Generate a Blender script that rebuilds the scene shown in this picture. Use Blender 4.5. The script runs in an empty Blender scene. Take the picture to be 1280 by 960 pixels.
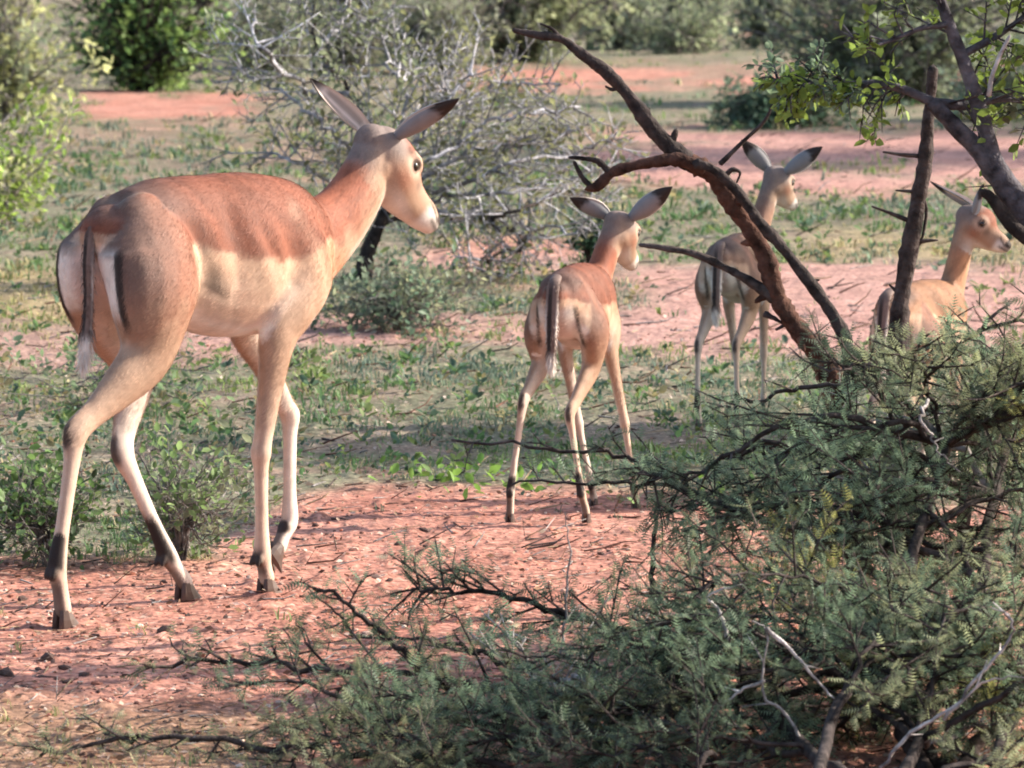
import bpy, bmesh, math, random
import numpy as np
from mathutils import Vector

# ------------------------------------------------------------------ camera, world, sun, exposure
FPX, YHOR, CAMH = 6500.0, -100.0, 1.4          # focal length in px of a 1280 wide frame, horizon row, eye height
PITCH = math.atan((480 - YHOR) / FPX)
scene = bpy.context.scene
COL = scene.collection
cam_data = bpy.data.cameras.new('camera')
cam_data.sensor_width = 36.0
cam_data.lens = FPX / 1280.0 * 36.0
cam_data.clip_start = 0.1
cam_data.clip_end = 5000.0
cam_data.dof.use_dof = True
cam_data.dof.focus_distance = 10.9
cam_data.dof.aperture_fstop = cam_data.lens / 12.0   # 12 mm wide aperture
cam = bpy.data.objects.new('camera', cam_data)
COL.objects.link(cam)
cam.location = (0, 0, CAMH)
cam.rotation_euler = (math.pi / 2 - PITCH, 0, 0)
scene.camera = cam

SUN_EL, SUN_AZ = math.radians(29), math.radians(17)   # azimuth from +X towards +Y
world = bpy.data.worlds.new('World')
scene.world = world
world.use_nodes = True
wn = world.node_tree
sky = wn.nodes.new('ShaderNodeTexSky')
sky.sky_type = 'NISHITA'
sky.sun_disc = False
sky.sun_elevation = SUN_EL
sky.sun_rotation = math.pi / 2 - SUN_AZ
sky.air_density = 1.0
sky.dust_density = 2.0
wn.nodes['Background'].inputs['Strength'].default_value = 0.15
wn.links.new(sky.outputs[0], wn.nodes['Background'].inputs['Color'])
sd = bpy.data.lights.new('sun', 'SUN')
sd.energy = 5.0
sd.angle = math.radians(0.6)
sd.color = (1.0, 0.91, 0.80)
sun = bpy.data.objects.new('sun', sd)
COL.objects.link(sun)
sdir = Vector((math.cos(SUN_EL) * math.cos(SUN_AZ), math.cos(SUN_EL) * math.sin(SUN_AZ), math.sin(SUN_EL)))
sun.rotation_euler = sdir.to_track_quat('Z', 'Y').to_euler()
sun.location = (8, 11, 6)
scene.view_settings.view_transform = 'Standard'
scene.view_settings.look = 'None'
scene.view_settings.gamma = 1.0
scene.view_settings.exposure = 1.04
scene.cycles.filter_width = 1.9
scene.cycles.max_bounces = 6
scene.cycles.transparent_max_bounces = 4

# ------------------------------------------------------------------ photo pixel -> place
FW = np.array([0, math.cos(PITCH), -math.sin(PITCH)])
UP = np.array([0, math.sin(PITCH), math.cos(PITCH)])
RT = np.array([1.0, 0, 0])
CP = np.array([0, 0, CAMH])


def ray(x, y):
    return FW * FPX + RT * (x - 640) - UP * (y - 480)


def on_ground(x, y, z=0.0):
    d = ray(x, y)
    return CP + d * ((z - CAMH) / d[2])


def at(x, y, dist):
    d = ray(x, y)
    return CP + d * (dist / d[1])


def to_px(P):
    q = np.asarray(P, float) - CP
    dz = q @ FW
    return 640 + FPX * (q @ RT) / dz, 480 - FPX * (q @ UP) / dz


# ------------------------------------------------------------------ helpers
def sstep(a, b, x):
    t = np.clip((x - a) / (b - a), 0, 1)
    return t * t * (3 - 2 * t)


def vnoise(x, y, seed=0):
    xi = np.floor(x).astype(np.int64)
    yi = np.floor(y).astype(np.int64)
    fx = x - xi
    fy = y - yi

    def h(a, b):
        n = (a * 374761393 + b * 668265263 + seed * 1274126177) & 0x7fffffff
        n = ((n ^ (n >> 13)) * 1103515245) & 0x7fffffff
        return ((n ^ (n >> 16)) & 0xffff) / 65535.0
    u = fx * fx * (3 - 2 * fx)
    v = fy * fy * (3 - 2 * fy)
    return (h(xi, yi) * (1 - u) + h(xi + 1, yi) * u) * (1 - v) + (h(xi, yi + 1) * (1 - u) + h(xi + 1, yi + 1) * u) * v


def fbm(x, y, octv=4, seed=0):
    r = 0
    a = 0.5
    for i in range(octv):
        r = r + a * vnoise(x * 2 ** i, y * 2 ** i, seed + i * 17)
        a *= 0.5
    return r / (1 - 0.5 ** octv)


def link(o, parent=None):
    COL.objects.link(o)
    if parent is not None:
        o.parent = parent
    return o


def tag(o, label=None, cat=None, group=None, kind=None):
    if label:
        o['label'] = label
    if cat:
        o['category'] = cat
    if group:
        o['group'] = group
    if kind:
        o['kind'] = kind
    return o


def empty(name, loc, rz=0):
    o = bpy.data.objects.new(name, None)
    o.location = [float(v) for v in loc]
    o.rotation_euler = (0, 0, rz)
    o.empty_display_size = 0.1
    return link(o)


def mesh_np(name, V, tris=None, quads=None, cols=None, smooth=False, mat=None):
    """mesh from numpy arrays; cols are per vertex (linear rgb)"""
    V = np.asarray(V, np.float32).reshape(-1, 3)
    tris = np.zeros((0, 3), np.int32) if tris is None else np.asarray(tris, np.int32).reshape(-1, 3)
    quads = np.zeros((0, 4), np.int32) if quads is None else np.asarray(quads, np.int32).reshape(-1, 4)
    me = bpy.data.meshes.new(name)
    me.vertices.add(len(V))
    me.vertices.foreach_set('co', V.ravel())
    nl = tris.size + quads.size
    me.loops.add(nl)
    me.loops.foreach_set('vertex_index', np.concatenate([tris.ravel(), quads.ravel()]))
    npoly = len(tris) + len(quads)
    me.polygons.add(npoly)
    st = np.concatenate([np.arange(len(tris)) * 3, tris.size + np.arange(len(quads)) * 4]).astype(np.int32)
    me.polygons.foreach_set('loop_start', st)
    me.polygons.foreach_set('use_smooth', np.full(npoly, smooth))
    me.update(calc_edges=True)
    if cols is not None:
        set_cols(me, cols)
    if mat is not None:
        me.materials.append(mat)
    return me


def set_cols(me, cols):
    c = np.ones((len(me.vertices), 4), np.float32)
    c[:, :3] = cols
    a = me.color_attributes.get('Col') or me.color_attributes.new('Col', 'FLOAT_COLOR', 'POINT')
    a.data.foreach_set('color', c.ravel())


# ------------------------------------------------------------------ materials
def new_mat(name):
    m = bpy.data.materials.new(name)
    m.use_nodes = True
    nt = m.node_tree
    return m, nt, nt.nodes['Principled BSDF'], nt.nodes['Material Output']


def nd(nt, typ, **kw):
    n = nt.nodes.new(typ)
    for k, v in kw.items():
        if k in n.inputs:
            n.inputs[k].default_value = v
        else:
            setattr(n, k, v)
    return n


def col_attr_mat(name, rough=0.8, spec=0.25, noise_scale=60.0, noise_amt=0.35, bump=0.2, bump_scale=200.0, bump_dist=0.003,
                 trans=0.0, sheen=0.0, stretch=None):
    """colour from the mesh's Col attribute, broken up by noise, with fine relief and optional translucency"""
    m, nt, b, out = new_mat(name)
    att = nd(nt, 'ShaderNodeAttribute', attribute_name='Col')
    tc = nd(nt, 'ShaderNodeTexCoord')
    src = tc.outputs['Object']
    if stretch:
        mp = nd(nt, 'ShaderNodeMapping')
        mp.inputs['Scale'].default_value = stretch
        nt.links.new(src, mp.inputs['Vector'])
        src = mp.outputs[0]
    no = nd(nt, 'ShaderNodeTexNoise', Scale=noise_scale, Detail=4.0)
    nt.links.new(src, no.inputs['Vector'])
    mr = nd(nt, 'ShaderNodeMapRange')
    mr.inputs['From Min'].default_value = 0.3
    mr.inputs['From Max'].default_value = 0.7
    mr.inputs['To Min'].default_value = 1 - noise_amt
    mr.inputs['To Max'].default_value = 1 + noise_amt
    nt.links.new(no.outputs[0], mr.inputs[0])
    mul = nd(nt, 'ShaderNodeVectorMath', operation='MULTIPLY')
    nt.links.new(att.outputs['Color'], mul.inputs[0])
    nt.links.new(mr.outputs[0], mul.inputs[1])
    nt.links.new(mul.outputs[0], b.inputs['Base Color'])
    b.inputs['Roughness'].default_value = rough
    b.inputs['Specular IOR Level'].default_value = spec
    if sheen:
        b.inputs['Sheen Weight'].default_value = sheen
        b.inputs['Sheen Roughness'].default_value = 0.5
        nt.links.new(mul.outputs[0], b.inputs['Sheen Tint'])
    if bump:
        n2 = nd(nt, 'ShaderNodeTexNoise', Scale=bump_scale, Detail=3.0)
        nt.links.new(src, n2.inputs['Vector'])
        bp = nd(nt, 'ShaderNodeBump', Strength=bump, Distance=bump_dist)
        nt.links.new(n2.outputs[0], bp.inputs['Height'])
        nt.links.new(bp.outputs[0], b.inputs['Normal'])
    if trans:
        t = nd(nt, 'ShaderNodeBsdfTranslucent')
        nt.links.new(mul.outputs[0], t.inputs['Color'])
        mx = nd(nt, 'ShaderNodeMixShader', Fac=trans)
        nt.links.new(b.outputs[0], mx.inputs[1])
        nt.links.new(t.outputs[0], mx.inputs[2])
        nt.links.new(mx.outputs[0], out.inputs['Surface'])
    return m


M_LEAF = col_attr_mat('leaf', rough=0.55, spec=0.35, noise_scale=25, noise_amt=0.3, bump=0, trans=0.48)
M_GRASS = col_attr_mat('grass_blade', rough=0.6, spec=0.25, noise_scale=9, noise_amt=0.35, bump=0, trans=0.3)
M_WOOD = col_attr_mat('bark', rough=0.9, spec=0.15, noise_scale=38, noise_amt=0.7, bump=1.0, bump_scale=90, bump_dist=0.006)
M_COAT = col_attr_mat('coat', rough=0.7, spec=0.25, noise_scale=40, noise_amt=0.07, bump=0.15, bump_scale=240, bump_dist=0.002,
                      sheen=0.08, stretch=(0.5, 1, 1))
M_FUR = col_attr_mat('fur', rough=0.6, spec=0.3, noise_scale=40, noise_amt=0.15, bump=0, trans=0.12)
M_STONE = col_attr_mat('stone', rough=0.9, spec=0.2, noise_scale=70, noise_amt=0.35, bump=0.5, bump_scale=150, bump_dist=0.004)


def horn_mat():
    m, nt, b, out = new_mat('hoof_horn')
    no = nd(nt, 'ShaderNodeTexNoise', Scale=70.0)
    cr = nd(nt, 'ShaderNodeValToRGB')
    cr.color_ramp.elements[0].color = (0.022, 0.016, 0.013, 1)
    cr.color_ramp.elements[1].color = (0.13, 0.072, 0.055, 1)
    nt.links.new(no.outputs[0], cr.inputs[0])
    nt.links.new(cr.outputs[0], b.inputs['Base Color'])
    b.inputs['Roughness'].default_value = 0.5
    return m


def eye_mat():
    m, nt, b, out = new_mat('eye_surface')
    lw = nd(nt, 'ShaderNodeTexNoise', Scale=30.0)
    cr = nd(nt, 'ShaderNodeValToRGB')
    cr.color_ramp.elements[0].color = (0.006, 0.004, 0.003, 1)
    cr.color_ramp.elements[1].color = (0.02, 0.012, 0.008, 1)
    nt.links.new(lw.outputs[0], cr.inputs[0])
    nt.links.new(cr.outputs[0], b.inputs['Base Color'])
    b.inputs['Roughness'].default_value = 0.08
    return m


M_HOOF, M_EYE = horn_mat(), eye_mat()

# ------------------------------------------------------------------ ground
# what covers the ground: bands seen in the photograph carried to the ground plane


def box(px, py, x0, x1, y0, y1, sx=40, sy=10):
    return sstep(x0 - sx, x0 + sx, px) * (1 - sstep(x1 - sx, x1 + sx, px)) * sstep(y0 - sy, y0 + sy, py) * (1 - sstep(y1 - sy, y1 + sy, py))


def cover(X, Y):
    """bare soil 0..1, green 0..1, pink-grey dusty soil and painted track shade 0..1 for ground points"""
    q = 1.0 / (Y * math.cos(PITCH) + CAMH * math.sin(PITCH))
    px = 640 + FPX * X * q
    py = 480 - FPX * (Y * math.sin(PITCH) - CAMH * math.cos(PITCH)) * q
    n = fbm(X * 1.6, Y * 1.1, 4, 3) - 0.5
    n2 = fbm(X * 5, Y * 3.2, 3, 9) - 0.5
    py = py + n * np.clip(70 * (py + 100) / 700, 8, 70) + n2 * 14
    px = px + n * 140
    edge = 700 - 75 * sstep(250, 430, px)
    near = sstep(edge - 14, edge + 10, py)
    bare = near * (1 - 0.55 * box(px, py, -900, 330, 865, 2000, 60, 25))
    bare = np.maximum(bare, 0.85 * box(px, py, 180, 2400, 398, 440, 60, 10))
    bare = np.maximum(bare, 0.62 * box(px, py, -700, 260, 405, 450, 60, 10))
    bare = np.maximum(bare, 0.9 * box(px, py, 790, 2400, 335, 440, 60, 12))
    bare = np.maximum(bare, 1.0 * box(px, py, 745, 2600, 165, 238, 50, 8))
    bare = np.maximum(bare, 1.0 * box(px, py, 95, 330, 112, 158, 30, 6))
    bare = np.maximum(bare, 1.0 * box(px, py, 560, 2600, 84, 112, 60, 5))
    bare = np.maximum(bare, 0.85 * box(px, py, 540, 760, 298, 345, 40, 10))
    bare = np.maximum(bare, 0.2 * box(px, py, -500, 420, 160, 215, 60, 12))
    bare = np.maximum(bare, 0.6 * box(px, py, 840, 1100, 25, 45, 40, 5))
    bare = np.maximum(bare, 0.5 * sstep(0.18, 0.32, n) * (py < 620))
    broken = sstep(0.50, 0.62, fbm(X * 1.1 + 20, Y * 0.55, 4, 83))
    bare = bare * (1 - 0.65 * broken * (py < 250) - 0.25 * broken * (py >= 250) * (py < 460))
    green = (1 - bare) * sstep(-0.35, 0.1, n2 + n * 0.5)
    dust_shade = box(px, py, -900, 2600, 325, 455, 60, 10) + 0.8 * box(px, py, 745, 2600, 165, 238, 50, 8)  # second box paints the tree shade on the track into the soil as mauve
    dry = box(px, py, -700, 180, 345, 400, 50, 12) + 0.7 * box(px, py, 980, 1500, 285, 330, 50, 10) + 0.8 * box(px, py, -900, 330, 865, 2000, 60, 25)
    return bare, green, np.clip(dust_shade, 0, 1), np.clip(dry, 0, 1), py


def gz(X, Y):
    big = (fbm(X * 0.9 + 5, Y * 0.7, 3, 31) - 0.5) * 0.02
    small = (fbm(X * 6, Y * 6, 4, 41) - 0.5) * 0.010
    clod = np.maximum(fbm(X * 22, Y * 22, 2, 51) - 0.58, 0) * 0.035
    far = sstep(25, 70, Y) * (fbm(X * 0.12, Y * 0.12, 3, 61) - 0.5) * 0.25
    fade = 1 - sstep(30, 80, np.abs(Y))
    return big + (small + clod) * fade + far


def make_ground():
    ys = np.concatenate([[-400, -150, -60, -25, -10, 0, 4], np.linspace(6.5, 8, 25)[:-1]])
    pyr = np.linspace(1035, 8, 390)
    near = np.array([on_ground(640, p)[1] for p in pyr])
    ys = np.concatenate([ys, near, [95, 110, 135, 170, 220, 300, 450, 700, 1200, 2500]])
    us = np.concatenate([np.linspace(-1, 1, 290)])
    us = np.sign(us) * (np.abs(us) * 0.75 + np.abs(us) ** 5 * 0.9)
    out = np.array([1.8, 2.6, 4, 7, 14])
    us = np.concatenate([-out[::-1], us, out])
    half = np.maximum(np.abs(ys) * 640 / FPX * 1.25, 0.9)
    half = np.where((ys < 6), 4.0, half)
    X = us[None, :] * half[:, None]
    X[:, 0] = -2500
    X[:, -1] = 2500
    X[:, 1] = np.minimum(X[:, 1], -60)
    X[:, -2] = np.maximum(X[:, -2], 60)
    Y = np.repeat(ys[:, None], len(us), 1)
    Z = gz(X, Y)
    nr, nc = X.shape
    idx = np.arange(nr * nc).reshape(nr, nc)
    quads = np.stack([idx[:-1, :-1], idx[:-1, 1:], idx[1:, 1:], idx[1:, :-1]], -1).reshape(-1, 4)
    Ys = np.maximum(Y, 5.0)
    bare, green, dust_shade, dry, _ = cover(X, Ys)
    n = fbm(X * 3, Y * 2, 4, 77)[..., None]
    red = np.array([0.30, 0.112, 0.076]) * (1 - n) + np.array([0.50, 0.255, 0.190]) * n
    mauve = np.array([0.40, 0.245, 0.215])
    litter = np.array([0.23, 0.175, 0.130]) * (0.7 + 0.6 * n)
    gsoil = np.array([0.155, 0.15, 0.095]) * (0.7 + 0.6 * n)
    dryc = np.array([0.34, 0.25, 0.13]) * (0.7 + 0.6 * n)
    soil = red * (1 - 0.65 * dust_shade[..., None]) + mauve * (0.65 * dust_shade[..., None])
    veg = litter * (1 - green[..., None]) + gsoil * green[..., None]
    veg = veg * (1 - 0.7 * dry[..., None]) + dryc * 0.7 * dry[..., None]
    C = soil * bare[..., None] + veg * (1 - bare[..., None])
    me = mesh_np('ground', np.stack([X, Y, Z], -1), quads=quads, cols=C.reshape(-1, 3), smooth=True)
    m, nt, b, out_ = new_mat('soil')
    att = nd(nt, 'ShaderNodeAttribute', attribute_name='Col')
    tc = nd(nt, 'ShaderNodeTexCoord')

    def noise(scale, detail=5.0):
        k = nd(nt, 'ShaderNodeTexNoise', Scale=scale, Detail=detail)
        nt.links.new(tc.outputs['Object'], k.inputs['Vector'])
        return k.outputs[0]

    def remap(s, a, b2, c, d):
        r = nd(nt, 'ShaderNodeMapRange')
        for i, v in enumerate((a, b2, c, d)):
            r.inputs[i + 1].default_value = v
        nt.links.new(s, r.inputs[0])
        return r.outputs[0]

    def mult(a, s):
        v = nd(nt, 'ShaderNodeVectorMath', operation='MULTIPLY')
        nt.links.new(a, v.inputs[0])
        nt.links.new(s, v.inputs[1])
        return v.outputs[0]
    c = mult(att.outputs['Color'], remap(noise(6.0), 0.3, 0.7, 0.72, 1.28))
    c = mult(c, remap(noise(48.0), 0.32, 0.68, 0.5, 1.5))
    mixd = nd(nt, 'ShaderNodeMix', data_type='RGBA')           # scattered dark litter crumbs
    nt.links.new(remap(noise(33.0, 2.0), 0.60, 0.66, 0, 0.75), mixd.inputs[0])
    nt.links.new(c, mixd.inputs[6])
    mixd.inputs[7].default_value = (0.13, 0.075, 0.055, 1)
    mixp = nd(nt, 'ShaderNodeMix', data_type='RGBA')           # pale dry crumbs
    nt.links.new(remap(noise(41.0, 2.0), 0.63, 0.68, 0, 0.7), mixp.inputs[0])
    nt.links.new(mixd.outputs[2], mixp.inputs[6])
    mixp.inputs[7].default_value = (0.58, 0.40, 0.31, 1)
    nt.links.new(mixp.outputs[2], b.inputs['Base Color'])
    b.inputs['Roughness'].default_value = 0.95
    b.inputs['Specular IOR Level'].default_value = 0.1
    bp = nd(nt, 'ShaderNodeBump', Strength=0.8, Distance=0.008)
    nt.links.new(noise(60.0, 6.0), bp.inputs['Height'])
    nt.links.new(bp.outputs[0], b.inputs['Normal'])
    me.materials.append(m)
    g = bpy.data.objects.new('ground', me)
    tag(g, 'red earth ground with patches of green and dry cover', 'ground', kind='structure')
    link(g)


make_ground()

# ------------------------------------------------------------------ plants


def unit(v):
    return v / (np.linalg.norm(v) + 1e-9)


def catmull(P, n=6):
    P = np.asarray(P, float)
    if len(P) < 3:
        t = np.linspace(0, 1, n + 1)[:, None]
        return P[0] * (1 - t) + P[-1] * t
    Q = np.vstack([2 * P[0] - P[1], P, 2 * P[-1] - P[-2]])
    out = []
    for i in range(1, len(Q) - 2):
        t = np.linspace(0, 1, n, endpoint=False)[:, None]
        a, b, c, d = Q[i - 1], Q[i], Q[i + 1], Q[i + 2]
        out.append(0.5 * (2 * b + (c - a) * t + (2 * a - 5 * b + 4 * c - d) * t ** 2 + (3 * b - a - 3 * c + d) * t ** 3))
    out.append(P[-1:])
    return np.vstack(out)


def leaf_template(kind):
    """unit leaf along +x, blade in xy, normal +z -> verts, tris"""
    if kind == 'pinnate':
        V, T = [], []
        n = 6
        for i in range(n):
            x = 0.1 + 0.85 * i / (n - 1)
            L = 0.34 * math.sin(math.pi * (0.22 + 0.66 * i / (n - 1)))
            for s in (-1, 1):
                k = len(V)
                V += [(x - 0.045, 0, 0), (x + 0.055, 0, 0), (x + 0.10, s * L, -0.10 * L / 0.34)]
                T.append((k, k + 1, k + 2))
        return np.array(V), np.array(T)
    if kind == 'broad':
        V = [(0, 0, 0), (0.35, 0.27, 0.05), (0.75, 0.20, 0.03), (1, 0, -0.08), (0.75, -0.20, 0.03), (0.35, -0.27, 0.05), (0.5, 0, -0.04)]
        T = [(0, 6, 1), (1, 6, 2), (2, 6, 3), (3, 6, 4), (4, 6, 5), (5, 6, 0)]
        return np.array(V), np.array(T)
    V = [(0, 0, 0), (0.5, 0.28, 0.06), (1, 0, 0), (0.5, -0.28, 0.06)]     # small
    return np.array(V), np.array([(0, 2, 1), (0, 3, 2)])


class Plant:
    def __init__(self, seed):
        self.rng = np.random.default_rng(seed)
        self.stems, self.twigs, self.leaves = [], [], []

    def tube(self, P, r0, r1, col, twig=False):
        (self.twigs if twig else self.stems).append((np.asarray(P, float), r0, r1, np.array(col, float)))

    def leaf(self, p, d, size, col):
        self.leaves.append((p, d, size, col))

    def wander(self, p, d, L, n, wob, droop=0.0):
        P = [p]
        d = unit(d)
        for i in range(n):
            d = unit(d + self.rng.normal(0, wob, 3) + np.array([0, 0, -droop]))
            P.append(P[-1] + d * L / n)
        return np.array(P)

    def side_dir(self, t, spread, flat=0.5):
        r = self.rng.normal(0, 1, 3)
        r[2] *= flat
        r = unit(r - t * (r @ t))
        return unit(t * math.cos(spread) + r * math.sin(spread))

    def leaf_run(self, P, size, step, col, jit=0.35, skip=0.0, spread=1.0):
        """leaves set alternately along a twig"""
        seg = np.linalg.norm(np.diff(P, axis=0), axis=1)
        S = np.concatenate([[0], np.cumsum(seg)])
        k = 0
        s = step * self.rng.uniform(0.2, 1)
        while s < S[-1]:
            i = min(np.searchsorted(S, s) - 1, len(seg) - 1)
            t = (s - S[i]) / seg[i]
            p = P[i] * (1 - t) + P[i + 1] * t
            d = unit(P[i + 1] - P[i])
            if self.rng.random() > skip:
                ld = self.side_dir(d, spread * self.rng.uniform(0.6, 1.2), 0.6)
                self.leaf(p, ld, size * self.rng.uniform(1 - jit, 1 + jit), np.array(col) * self.rng.uniform(0.6, 1.45))
            s += step * self.rng.uniform(0.6, 1.4)
            k += 1

    def spray(self, P, rad, wood, col, n_side, L, leaf, step, levels=1, flat=0.5, skip=0.1, t0=0.15, wob=0.14, droop=0.0, leafy=1.0):
        """side twigs with leaves along a branch"""
        P = np.asarray(P)
        n = len(P)
        for k in range(n_side):
            f = t0 + (1 - t0) * (k + self.rng.random()) / n_side
            i = min(int(f * (n - 1)), n - 2)
            t = unit(P[i + 1] - P[i])
            d = self.side_dir(t, self.rng.uniform(0.5, 1.25), flat)
            d = unit(d + np.array([0, 0, 0.12]))
            l = L * self.rng.uniform(0.45, 1.25) * (1.15 - 0.5 * f)
            T = self.wander(P[i] + (P[i + 1] - P[i]) * self.rng.random(), d, l, 5, wob, droop)
            self.tube(T, rad, rad * 0.35, wood * self.rng.uniform(0.7, 1.4), twig=True)
            if self.rng.random() < leafy:
                self.leaf_run(T[1:], leaf, step, col, skip=skip)
            if levels > 0:
                self.spray(T, rad * 0.65, wood, col, max(2, int(n_side * 0.5) if n_side < 7 else 3), l * 0.55, leaf, step, levels - 1, flat, skip, 0.25, wob, droop, leafy)

    # ---- meshes
    @staticmethod
    def tubes_mesh(name, tubes, sides, lump=0.0, rng=None):
        V, Q, C = [], [], []
        base = 0
        for P, r0, r1, col in tubes:
            if sides == 3 and len(P) > 3:
                P = P[[0, len(P) // 2, len(P) - 1]] if r0 > 0.0023 else P[[0, len(P) - 1]]     # fine twigs need few joints
            n = len(P)
            T = np.gradient(P, axis=0)
            T /= np.linalg.norm(T, axis=1)[:, None] + 1e-9
            ref = np.array([0.31, 0.11, 0.94])
            A = np.cross(T, ref)
            A /= np.linalg.norm(A, axis=1)[:, None] + 1e-9
            B = np.cross(T, A)
            r = np.linspace(r0, r1, n)
            if lump:
                ln = np.convolve(rng.normal(0, 1, n + 4), np.ones(5) / 2.2, 'valid')
                r = r * (1 + np.clip(lump * ln, -0.3, 0.4))
            ang = np.arange(sides) * 2 * math.pi / sides
            off = np.cos(ang)[None, :, None] * A[:, None, :] + np.sin(ang)[None, :, None] * B[:, None, :]
            rr = r[:, None, None]
            if lump:
                rr = rr * (1 + rng.normal(0, lump * 0.6, (n, sides, 1)))
            V.append((P[:, None, :] + off * rr).reshape(-1, 3))
            V.append(P[:1] - T[:1] * r0 * 0.3 if sides > 3 else P[-1:])
            V.append(P[-1:] + T[-1:] * r1)
            idx = base + np.arange(n * sides).reshape(n, sides)
            nx = np.roll(idx, -1, axis=1)
            Q.append(np.stack([idx[:-1], nx[:-1], nx[1:], idx[1:]], -1).reshape(-1, 4))
            c0, c1 = base + n * sides, base + n * sides + 1
            if sides > 3:
                Q.append(('t', np.stack([nx[0], idx[0], np.full(sides, c0)], -1)))
            Q.append(('t', np.stack([idx[-1], nx[-1], np.full(sides, c1)], -1)))
            C.append(np.repeat(col[None], n * sides + 2, 0))
            base += n * sides + 2
        quads = np.vstack([q for q in Q if not isinstance(q, tuple)])
        tr = np.vstack([q[1] for q in Q if isinstance(q, tuple)])
        return mesh_np(name, np.vstack(V), tr, quads, np.vstack(C), True, M_WOOD)

    def leaves_mesh(self, name, kind):
        N = len(self.leaves)
        P = np.array([l[0] for l in self.leaves])
        D = np.array([l[1] for l in self.leaves])
        S = np.array([l[2] for l in self.leaves])
        Cc = np.array([l[3] for l in self.leaves])
        up = np.array([0, 0, 1.0]) + self.rng.normal(0, 0.4 if kind == 'pinnate' else 0.55, (N, 3))
        Y = np.cross(up, D)
        Y /= np.linalg.norm(Y, axis=1)[:, None] + 1e-9
        Z = np.cross(D, Y)
        V, T = leaf_template(kind)
        W = P[:, None, :] + S[:, None, None] * (V[None, :, 0, None] * D[:, None, :] + V[None, :, 1, None] * Y[:, None, :] + V[None, :, 2, None] * Z[:, None, :])
        tri = T[None] + (np.arange(N) * len(V))[:, None, None]
        return mesh_np(name, W.reshape(-1, 3), tri.reshape(-1, 3), None, np.repeat(Cc, len(V), 0), kind == 'broad', M_LEAF)

    def build(self, name, base, label, cat, kind='small', group=None, stem_name='trunk', sides=7, lump=0.05):
        root = empty(name, base)
        tag(root, label, cat, group)
        off = Vector([-float(v) for v in base])
        made = []
        if self.stems:
            made.append((stem_name, self.tubes_mesh(stem_name, self.stems, sides, lump, self.rng), None if len(self.stems) < 2 else 'stuff'))
        if self.twigs:
            made.append(('twigs', self.tubes_mesh('twigs', self.twigs, 3), 'stuff'))
        if self.leaves:
            made.append(('crown', self.leaves_mesh('crown', kind), 'stuff'))
        for nm, me, k in made:
            o = bpy.data.objects.new(nm, me)
            link(o, root)
            o.location = off
            if k:
                o['kind'] = k
        return root


def px_path(pts, dist):
    """list of (x, y[, dist]) -> points"""
    return np.array([at(p[0], p[1], p[2] if len(p) > 2 else dist) for p in pts])


BLACKISH = np.array([0.045, 0.035, 0.032])
GREYWOOD = np.array([0.20, 0.18, 0.17])
REDWOOD = np.array([0.085, 0.042, 0.030])
THORN_G = np.array([0.145, 0.205, 0.125])
THORN_L = np.array([0.24, 0.265, 0.145])
LEAF_Y = np.array([0.20, 0.28, 0.06])
OLIVE = np.array([0.17, 0.195, 0.115])
PALE = np.array([0.27, 0.28, 0.13])


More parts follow.
